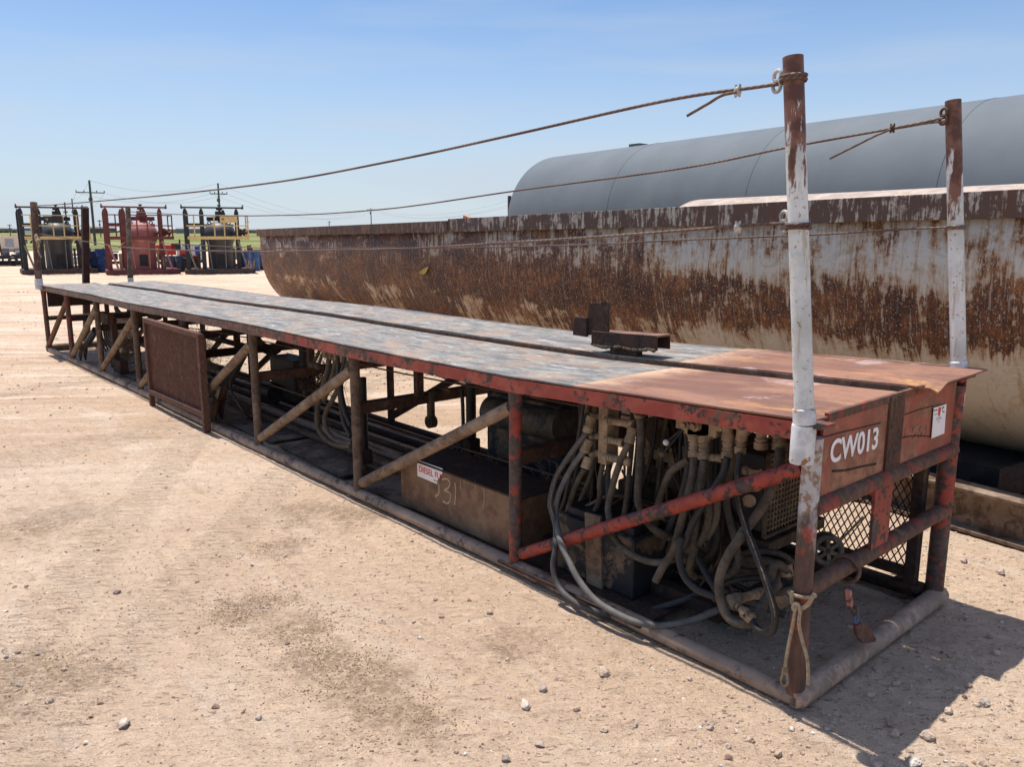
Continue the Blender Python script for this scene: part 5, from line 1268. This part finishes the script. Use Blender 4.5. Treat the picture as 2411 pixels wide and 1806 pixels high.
def stand(px, py, label, fm, rm, vm, pm, board=None, flip=False, rot=0.0):
    p, ex, ey = frame_at(px, py)
    nm = 'separator_stand'
    o = thing(nm, label, 'stand', p, 'separator stands across the yard')
    Rz = Matrix.Rotation(rot, 3, 'Z'); ex = Rz @ ex; ey = Rz @ ey
    S = lambda x, y, z: p+ex*x+ey*y+V(0, 0, z)
    W_ = 2.9; Dp = 2.2
    def bm(m, a, b, w_, h_, up=None): m.beam(S(*a), S(*b), w_, h_, up=up or (0, 0, 1))
    m = MB()
    for y in (0, Dp): bm(m, (0, y, .11), (W_, y, .11), .16, .22)
    for x in (0, W_/2, W_): bm(m, (x, .1, .11), (x, Dp-.1, .11), .14, .18)
    m.box(S(W_/2, Dp/2, .215), (W_-.1, Dp-.1, .02), Matrix((ex, ey, V(0, 0, 1))).transposed()); m.build('base', plain('muddy_base', (.09, .06, .05), .9) if vm is VES else RED2, o)
    # columns (plates with shouldered heads)
    for (x, y) in ((.10, .25), (.10, Dp-.2), (.78, .25), (.78, Dp-.2), (2.28, .35), (1.75, Dp-.2)):
        m = MB(); wd = .19
        Rm = Matrix((ex, ey, V(0, 0, 1))).transposed()
        poly = [(-wd/2, .22), (wd/2, .22), (wd/2, 2.75), (wd*.22, 2.92), (-wd*.22, 2.92), (-wd/2, 2.75)]
        m.prism([S(x+q[0], y-.08, q[1]) for q in poly], ey*.16); m.build('column', fm, o)
    m = MB(); m.cyl(S(-.02, .25, 2.97), S(2.55, .35, 2.97), .04, n=10)
    for x in (-.02, 2.55): m.cyl(S(x, .3, 2.97), S(x+(.03 if x > 0 else -.03), .3, 3.10), .03, n=8); m.ball(S(x, .3, 2.97), .07, 8)
    m.build('top_bar', pm, o)
    m = MB(); bm(m, (.1, .25, 2.22), (.78, .25, 2.22), .08, .10); bm(m, (.1, Dp-.2, 2.2), (2.2, Dp-.2, 2.2), .08, .12); bm(m, (1.0, Dp-.2, 2.5), (2.2, Dp-.2, 2.5), .08, .18); m.build('cross_bar', fm, o)
    # platform
    m = MB(); bm(m, (.15, -.02, 1.62), (2.78, -.02, 1.62), .05, .14); bm(m, (2.76, -.02, 1.62), (2.76, Dp, 1.62), .05, .14); bm(m, (.15, .5, 1.64), (2.76, .5, 1.64), .05, .08); m.build('platform_edge', rm, o)
    m = MB()
    for q in range(10): bm(m, (.2+q*.27, 0, 1.66), (.2+q*.27, .85, 1.66), .05, .03)
    m.build('grating', fm, o)
    # hand rail
    m = MB()
    for z in (2.16, 2.62): bm(m, (.12, 0, z), (2.74, 0, z), .035, .045); bm(m, (2.74, 0, z), (2.74, Dp*.8, z), .035, .045)
    for x in (.45, 1.30, 1.72, 2.26, 2.74): bm(m, (x, 0, 1.62), (x, 0, 2.64), .045, .045, up=(0, 1, 0))
    bm(m, (2.74, Dp*.8, 1.6), (2.74, Dp*.8, 2.64), .045, .045, up=(0, 1, 0)); m.build('handrail', rm, o)
    # vessel
    cx = 1.52; cy = 1.1; m = MB()
    m.lathe([(.56, 0), (.56, 1.10), (.66, 1.32), (.71, 1.45), (.71, 1.62), (.66, 1.80), (.52, 1.98), (.30, 2.10), (.05, 2.14)], S(cx, cy, .22), (0, 0, 1), 32); vs_ = m.build('vessel', vm, o)
    m = MB()
    for x in (-.42, .42): m.torus(S(cx+x, cy-.2, 2.30), ey, .07, .026, 14, 6)
    m.build('lifting_eye', fm, o)
    m = MB(); m.cyl(S(cx+.05, cy, 2.3), S(cx+.05, cy, 2.62), .09, n=12); m.box(S(cx+.05, cy, 2.68), (.30, .30, .30)); m.cyl(S(cx+.05, cy, 2.8), S(cx+.05, cy, 3.1), .045, n=10); m.cyl(S(cx-.09, cy, 2.93), S(cx+.19, cy, 2.93), .05, n=8); m.ball(S(cx+.05, cy, 3.1), .09, 8, (1.3, 1, .5))
    m.build('valve', fm, o)
    m = MB(); m.box(S(cx-.02, cy-.575, .62), (.34, .06, .50), Matrix((ex, ey, V(0, 0, 1))).transposed()); m.build('hatch_opening', 'black', o)
    # braces, bracket pipes
    m = MB(); m.cyl(S(.12, -.05, 1.3), S(.42, -.05, .24), .045, n=8); m.cyl(S(2.28, -.02, 1.5), S(2.62, -.1, .24), .045, n=8); m.cyl(S(1.0, -.02, 1.5), S(1.1, -.02, .25), .022, n=8); m.cyl(S(1.72, -.02, 1.5), S(1.70, -.02, .25), .022, n=8); m.cyl(S(.82, .2, 1.5), S(.5, .1, 1.2), .025, n=8)
    m.build('brace', plain('dusty_brace', (.20, .17, .15), .8) if vm is VES else plain('dusty_red_brace', (.40, .17, .14), .8), o)
    m = MB(); rg = random.Random(int(px))
    for q in range(9): m.cyl(S(2.3+rg.uniform(-.1, .4), rg.uniform(.2, .9), 1.75), S(2.3+rg.uniform(-.1, .4), rg.uniform(.2, .9), 2.0), rg.uniform(.03, .09), n=8)
    m.cyl(S(2.1, .6, 1.85), S(2.75, .6, 1.85), .06, n=8); m.build('pipework', 'darkrust' if vm is VES else fm, o)
    for (x, z, r_) in ((.55, .85, .07), (2.08, 1.1, .05), (2.3, .7, .045)):
        m = MB(); m.cyl(S(x, .3, .24), S(x, .3, z), r_, n=10); m.ball(S(x, .3, z), r_*1.35, 8); m.build('valve_riser', 'rust' if vm is VES else 'tan', o)
    if board:
        bc, x0, x1, z0, z1, tx, tc = board; m = MB(); m.prism([S(x0, -.05, z0), S(x1, -.05, z0), S(x1, -.05, z1), S(x0, -.05, z1)], ey*.03); m.build('board', bc, o)
        m = MB(); put_text(m, tx, S(x0+.08, -.065, z0+(z1-z0)*.3), ex, (0, 0, 1), (z1-z0)*.6, extrude=.004, offset=.002); m.build('board_marking', tc, o)
    return o
stand(58, 647, 'dark separator stand with yellow handrail, furthest left across the yard', DKG, YEL, VES, 'rust', board=(DKG, .95, 1.7, 2.28, 2.58, 'V', YEL), rot=.05)
stand(256, 648, 'maroon separator stand with pink red domed vessel across the yard', RED2, RED2, RED3, RED2, board=None, rot=.03)
stand(440, 646, 'dark separator stand with yellow handrail and yellow board, next to the rusty tank', DKG, YEL, VES, DKG, board=(YEL, 1.55, 2.3, 2.3, 2.6, 'V', 'black'), rot=-.02)

def far_obj(name, label, cat, px, py, fn, group=None, parts=None):
    p, ex, ey = frame_at(px, py); S = lambda x, y, z: p+ex*x+ey*y+V(0, 0, z); Rm = Matrix((ex, ey, V(0, 0, 1))).transposed()
    o = thing(name, label, cat, p, group)
    for pn, mat, f in fn: m = MB(); f(m, S, Rm, ex, ey); m.build(pn, mat, o)
    return o
def drum(px, py, label, mat, h=.9, r_=.29):
    def body(m, S, Rm, ex, ey):
        m.lathe([(r_*.97, 0), (r_, .02), (r_, h*.33), (r_*1.03, h*.335), (r_*1.03, h*.35), (r_, h*.36), (r_, h*.66), (r_*1.03, h*.665), (r_*1.03, h*.68), (r_, h*.69), (r_, h-.02), (r_*.97, h)], S(0, .3, 0), (0, 0, 1), 20)
    far_obj('drum', label, 'drum', px, py, [('body', mat, body), ('lid', 'black', lambda m, S, Rm, ex, ey: m.lathe([(r_*.92, 0), (r_*.92, .015)], S(0, .3, h-.005), (0, 0, 1), 20)), ('bung', 'tan', lambda m, S, Rm, ex, ey: m.cyl(S(.1, .3, h), S(.1, .3, h+.05), .04, n=8))], 'blue drums across the yard')
drum(575, 640, 'dark blue tall drum just right of the dark stand with yellow board', BLU, 1.0, .25)
drum(601, 638, 'mid blue drum standing nearest the end of the rusty tank', plain('mid_blue', (.06, .13, .26), .5, .3), 1.0, .24)
drum(589, 632, 'short brown capped drum between two blue drums', plain('brown_drum', (.12, .05, .03)), 1.2, .11)
drum(225, 642, 'blue black drum left of the maroon stand', plain('navy_drum', (.02, .04, .09)), 1.0, .3)
drum(243, 642, 'blue drum touching the maroon stand on its left', BLU, 1.1, .28)
drum(468, 636, 'narrow bright blue drum inside the dark stand with yellow board', plain('bright_blue', (.03, .10, .35)), 1.2, .12)
drum(425, 640, 'blue grey drum right of the maroon stand', plain('blue_grey', (.09, .13, .18)), .75, .2)
drum(402, 640, 'dented blue grey drum under the edge of the maroon stand', plain('blue_grey2', (.11, .15, .21)), .75, .26)
# valve trees / pumps in blue
def pump(px, py, label, mats, w_=1.2, seed=1):
    rg = random.Random(seed)
    def base(m, S, Rm, ex, ey): m.beam(S(-w_/2, .3, .08), S(w_/2, .3, .08), .5, .16)
    def blk(m, S, Rm, ex, ey):
        m.box(S(-w_*.2, .3, .42), (w_*.35, .4, .5), Rm); m.cyl(S(w_*.05, .3, .45), S(w_*.42, .3, .45), .2, n=16); m.lathe([(.24, 0), (.24, .04)], S(w_*.05, .3, .45), ex, 16)
    def pip(m, S, Rm, ex, ey):
        for q in range(7):
            x = rg.uniform(-w_*.45, w_*.45); m.cyl(S(x, .2, .4), S(x, .2, rg.uniform(.7, 1.05)), rg.uniform(.03, .07), n=8); m.torus(S(x, .15, rg.uniform(.6, .95)), ey, rg.uniform(.06, .11), .02, 12, 6)
        m.cyl(S(-w_*.4, .2, .75), S(w_*.45, .2, .75), .05, n=8)
    far_obj('pump', label, 'pump', px, py, [('base', 'darkrust', base), ('housing', mats[0], blk), ('pipework', mats[1], pip)], 'blue pumps across the yard')
pump(632, 636, 'blue pump with hand wheels partly hidden by the rusty tank end', (BLU, plain('steel_blue', (.10, .16, .3))), 1.5, 3)
pump(222, 632, 'blue pump with green pipework between the first two stands', (BLU, GRN), 1.6, 4)
pump(236, 622, 'dark green manifold behind the blue pump', (plain('navy', (.015, .03, .06)), GRN), 2.4, 6)
pump(556, 628, 'blue pump behind the stand with yellow board', (BLU, plain('pale_valve', (.3, .32, .35))), 1.4, 8)
pump(168, 634, 'white and blue pump inside the leftmost stand', (WHT, BLU), .8, 9)
pump(330, 632, 'dark pump with white bottle seen through the maroon stand', (plain('cream_block', (.5, .4, .3)), 'black'), .9, 12)
pump(610, 622, 'blue valve skid behind the mid blue drum', (BLU, 'black'), 1.8, 13)
def crate(px, py, label, mat):
    def b(m, S, Rm, ex, ey):
        m.box(S(0, .4, .36), (.78, .7, .60), Rm)
        for q in range(6): m.box(S(-.36+q*.145, .03, .34), (.05, .03, .66), Rm)
    far_obj('crate', label, 'crate', px, py, [('box', mat, b), ('contents', plain('red_parts', (.3, .03, .03)), lambda m, S, Rm, ex, ey: (m.ball(S(-.1, .4, .72), .14, 8), m.ball(S(.18, .4, .70), .12, 8)))])
crate(453, 640, 'brown slatted crate with red parts on top beside the stand with yellow board', plain('crate_brown', (.07, .055, .045)))
# tote cage
def tote(px, py, label):
    far_obj('liquid_tote', label, 'tote', px, py, [('bottle', WHT, lambda m, S, Rm, ex, ey: m.box(S(0, .5, .62), (.92, .9, .92), Rm)),
        ('cage', plain('galvanised', (.35, .37, .38)), lambda m, S, Rm, ex, ey: [m.beam(S(-.5+q*.1428, -.01, .1), S(-.5+q*.1428, -.01, 1.12), .02, .02, up=(0, 1, 0)) for q in range(8)]+[m.beam(S(-.5, -.02, z), S(.5, -.02, z), .02, .02) for z in (.2, .5, .8, 1.1)]),
        ('pallet', 'rust', lambda m, S, Rm, ex, ey: m.box(S(0, .5, .07), (1.05, 1.0, .14), Rm)), ('cap', 'black', lambda m, S, Rm, ex, ey: m.cyl(S(0, .5, 1.08), S(0, .5, 1.14), .1, n=12))], 'white caged totes')
tote(436, 618, 'white caged liquid tote right of the maroon stand'); tote(459, 618, 'white caged liquid tote half hidden by the dark column')
# red machine
far_obj('red_tractor', 'red machine with grey engine right of the maroon stand', 'machine', 402, 622, [
    ('hood', plain('bright_red', (.40, .035, .03)), lambda m, S, Rm, ex, ey: (m.box(S(-.2, .6, .85), (1.1, .8, .6), Rm), m.ball(S(-.6, .6, .9), .3, 10), m.box(S(.8, .6, .65), (.5, .8, .35), Rm))),
    ('engine', 'black', lambda m, S, Rm, ex, ey: (m.box(S(.35, .4, 1.05), (.5, .4, .45), Rm), m.cyl(S(.6, .4, .9), S(.6, .4, 1.5), .05, n=8))),
    ('chassis', 'darkrust', lambda m, S, Rm, ex, ey: m.box(S(.1, .6, .35), (2.0, .7, .2), Rm)),
    ('wheel', 'black', lambda m, S, Rm, ex, ey: (m.torus(S(-.5, .2, .3), ey, .22, .08, 18, 8))), ('wheel', 'black', lambda m, S, Rm, ex, ey: (m.torus(S(.7, .2, .3), ey, .22, .08, 18, 8)))])
# far left: flat trailer with gear, lamp post, cream office trailer
far_obj('flat_trailer', 'dark flat trailer loaded with grey machinery at the left edge', 'trailer', 8, 627, [
    ('bed', 'black', lambda m, S, Rm, ex, ey: (m.box(S(-.6, 1, .50), (3.6, 1.6, .18), Rm), m.box(S(-.6, 1, .16), (3.6, 1.2, .24), Rm))),
    ('load', plain('grey_gear', (.13, .14, .15), .7, .5), lambda m, S, Rm, ex, ey: (m.box(S(.2, .6, .75), (.35, .5, .5), Rm), m.cyl(S(.7, .6, .7), S(1.1, .6, .7), .16, n=12), m.torus(S(.75, .4, .85), ey, .15, .03, 14, 6), m.box(S(.75, .6, .62), (.6, .5, .1), Rm))),
    ('wheel', 'black', lambda m, S, Rm, ex, ey: m.torus(S(-.4, .15, .28), ey, .19, .08, 18, 8)), ('wheel', 'black', lambda m, S, Rm, ex, ey: m.torus(S(.5, .15, .28), ey, .19, .08, 18, 8))])
far_obj('gate_post', 'brown leaning post with white box near the left edge', 'post', 8, 617, [
    ('shaft', 'darkrust', lambda m, S, Rm, ex, ey: m.beam(S(0, 0, 0), S(-.32, 0, 3.4), .10, .10, up=(0, 1, 0))), ('box', WHT, lambda m, S, Rm, ex, ey: m.box(S(-.2, -.1, 2.15), (.24, .15, .24), Rm)), ('wires', 'black', lambda m, S, Rm, ex, ey: (m.cyl(S(-.3, 0, 2.6), S(.02, 0, 2.4), .015, n=6), m.cyl(S(-.3, 0, 2.4), S(-.1, 0, 2.45), .015, n=6)))])
far_obj('office_trailer', 'cream office trailer with grey window panel behind the left edge', 'trailer', 22, 595, [
    ('body', plain('cream_siding', (.62, .53, .43), .7, .1), lambda m, S, Rm, ex, ey: m.box(S(-.9, 1.5, .98), (4.4, 2.4, 1.25), Rm)), ('skirt', plain('cream_skirt', (.42, .36, .30), .7, .1), lambda m, S, Rm, ex, ey: m.box(S(-.9, 1.5, .18), (4.3, 2.3, .34), Rm)),
    ('window', plain('grey_pane', (.30, .33, .36), .4), lambda m, S, Rm, ex, ey: m.box(S(.1, .28, 1.0), (.75, .04, .8), Rm)), ('roof', plain('trailer_roof', (.6, .56, .5)), lambda m, S, Rm, ex, ey: m.box(S(-.9, 1.5, 1.63), (4.5, 2.5, .06), Rm))])
# white pipe trailer roofs behind the stands
far_obj('box_trailer', 'long white trailer roof seen behind the leftmost stand', 'trailer', 130, 580, [
    ('body', WHT, lambda m, S, Rm, ex, ey: m.box(S(0, 1.5, 2.25), (9.2, 2.4, .5), Rm)), ('frame', 'black', lambda m, S, Rm, ex, ey: m.box(S(0, 1.5, 1.7), (9.0, 2.2, .25), Rm)),
    ('wheel', 'black', lambda m, S, Rm, ex, ey: (m.torus(S(3.2, .3, .5), ey, .36, .14, 18, 8))), ('wheel', 'black', lambda m, S, Rm, ex, ey: (m.torus(S(-3.0, .3, .5), ey, .36, .14, 18, 8))), ('leg', 'black', lambda m, S, Rm, ex, ey: (m.beam(S(3.9, 1.5, 0), S(3.9, 1.5, 1.7), .15, .15, up=(0, 1, 0)), m.beam(S(-3.9, 1.5, 0), S(-3.9, 1.5, 1.7), .15, .15, up=(0, 1, 0)), m.beam(S(3.2, 1.5, .5), S(3.2, 1.5, 1.7), .2, .2, up=(0, 1, 0)), m.beam(S(-3, 1.5, .5), S(-3, 1.5, 1.7), .2, .2, up=(0, 1, 0))))])
# orange pallet
far_obj('pallet', 'pale orange pallet leaning by the blue drums', 'pallet', 588, 641, [('boards', plain('orange_board', (.48, .26, .12)), lambda m, S, Rm, ex, ey: [m.beam(S(-.2+q*.12, .1+q*.0, 0), S(-.12+q*.12, .2, .55), .08, .02, up=(0, 1, 0)) for q in range(4)])])
# utility poles with wires
WOOD = plain('pole_wood', (.12, .10, .09), .9, .3); WIRE = plain('line_wire', (.20, .20, .21), .6, .2)
def gz(dist): return .0058*(dist-80) if dist > 80 else 0
PT = {}
def upole(key, px, ptop, dist, arm, label, armw=2.2, r_=.16, lean=0):
    top = at_depth(px, ptop, dist); base = V(top.x, top.y, gz(dist)); d = (base-CAM); d.z = 0; d.normalize(); ex = V(d.y, -d.x, 0)
    o = thing('utility_pole', label, 'utility pole', base, 'utility poles beyond the yard')
    MB().tube([base, top], [r_, r_*.75], 10).build('shaft', WOOD, o)
    za = at_depth(px, arm, dist).z if arm else top.z-.3; c = V(top.x, top.y, za)
    m = MB(); m.beam(c-ex*armw, c+ex*armw, .12, .14)
    m.build('crossarm', WOOD, o)
    m = MB()
    for q in (-1, -.45, .45, 1): m.cyl(c+ex*armw*q, c+ex*armw*q+V(0, 0, .3), .07, n=6)
    m.ball(c+V(.2, 0, -.9), .3, 8, (1, 1, 1.2)); m.build('insulator', WIRE, o)
    PT[key] = (top, c, ex, armw, o); return o
upole('a', 210, 424, 128, 453, 'tall wooden utility pole with crossarm, tallest of the line', 1.75, .19)
upole('b', 513, 431, 130, 456, 'tall wooden utility pole standing behind the stand with yellow board', 1.2, .17)
upole('c', 873, 490, 240, 494, 'distant utility pole with short crossarm above the rusty tank', 1.0, .16)
upole('d', 169, 467, 190, 488, 'thin utility pole behind the leftmost stand', 1.8, .16)
upole('e', 234, 517, 260, 521, 'short distant utility pole between the dark and maroon stands', .5, .14)
upole('f', 583, 520, 420, 523, 'tiny far pylon in the field left of the rusty tank', .8, .2)
upole('g', 775, 520, 420, 523, 'tiny far pylon just above the rusty tank rim', .8, .2)
upole('h', 152, 476, 200, 500, 'thin dark pole seen through the leftmost stand', .4, .2)
upole('i', 22, 528, 300, 531, 'tiny far pole near the left edge of the field', .5, .14)
def span(k0, k1, label, sag=1.2, ext=None):
    t0, c0, e0, w0, o0 = PT[k0]
    if ext: t1, c1, e1, w1 = ext; 
    else: t1, c1, e1, w1, _ = PT[k1]
    m = MB()
    for a, b in ((t0, t1), (c0+e0*w0, c1+e1*w1), (c0-e0*w0, c1-e1*w1)):
        P = [a.lerp(b, q/16)-V(0, 0, sag*4*(q/16)*(1-q/16)) for q in range(17)]; m.tube(P, .014, 4, cap=False)
    o = m.build('power_line', WIRE, origin=tuple(t0)); tag(o, label, 'power line')
span('a', 'b', 'three overhead wires between the two tallest utility poles', 1.4)
span('b', 'c', 'three overhead wires running from the second pole to the distant pole', 3.2)
e = at_depth(1215, 480, 150); span('c', None, 'three overhead wires from the distant pole to behind the grey tank', 2.5, (e+V(0, 0, 1), e, V(0, 1, 0), 1.0))
span('d', 'a', 'three overhead wires left of the tallest pole', 1.0)
# far sheds and brush on the horizon
rg = random.Random(21)
ORD = ['first', 'second', 'third', 'fourth', 'fifth', 'sixth', 'seventh', 'eighth', 'ninth', 'tenth']
for i, px in enumerate([12, 60, 95, 150, 232, 262, 405, 445, 530, 590]):
    px += rg.uniform(-8, 8); dist = rg.uniform(600, 900); p = at_depth(px, 545, dist); z = gz(dist); d = (p-CAM); d.z = 0; d.normalize(); ex = V(d.y, -d.x, 0); Rm = Matrix((ex, d, V(0, 0, 1))).transposed()
    wd = rg.uniform(8, 22); h = rg.uniform(2.5, 4.5); o = thing('shed', 'tiny far shed on the horizon, %s from the left' % ORD[i], 'shed', (p.x, p.y, z), 'far sheds on the horizon')
    c = rg.choice([(.12, .08, .07), (.2, .2, .21), (.35, .33, .30), (.08, .09, .10)])
    m = MB(); m.box((p.x, p.y, z+h/2), (wd, 8, h), Rm); m.build('wall', plain('shed_%d' % i, c, .8, .1), o)
    m = MB(); B_ = V(p.x, p.y, z+h); m.prism([B_-d*4.2-ex*wd/2, B_+d*4.2-ex*wd/2, B_-ex*wd/2+V(0, 0, 1.2)], ex*wd); m.build('roof', plain('shedroof_%d' % i, tuple(min(1, q*1.3) for q in c), .8, .1), o)
def scrub():
    m = MB(); rg = random.Random(33); fa = math.atan2(fw.y, fw.x)
    for i in range(1400):
        a = fa+rg.uniform(.25, .75) if rg.random() < .75 else fa+rg.uniform(-.7, .3); r_ = rg.uniform(700, 1400); x = CAM.x+r_*math.cos(a); y = CAM.y+r_*math.sin(a)
        rock(m, (x, y, gz(r_)+.8), rg.uniform(1.2, 3.0), rng=rg, flat=.6)
    o = m.build('scrub', plain('dark_scrub', (.05, .06, .035), 1, .4, .05)); tag(o, 'dark scrub line along the far edge of the field', 'scrub', kind='stuff')
scrub()
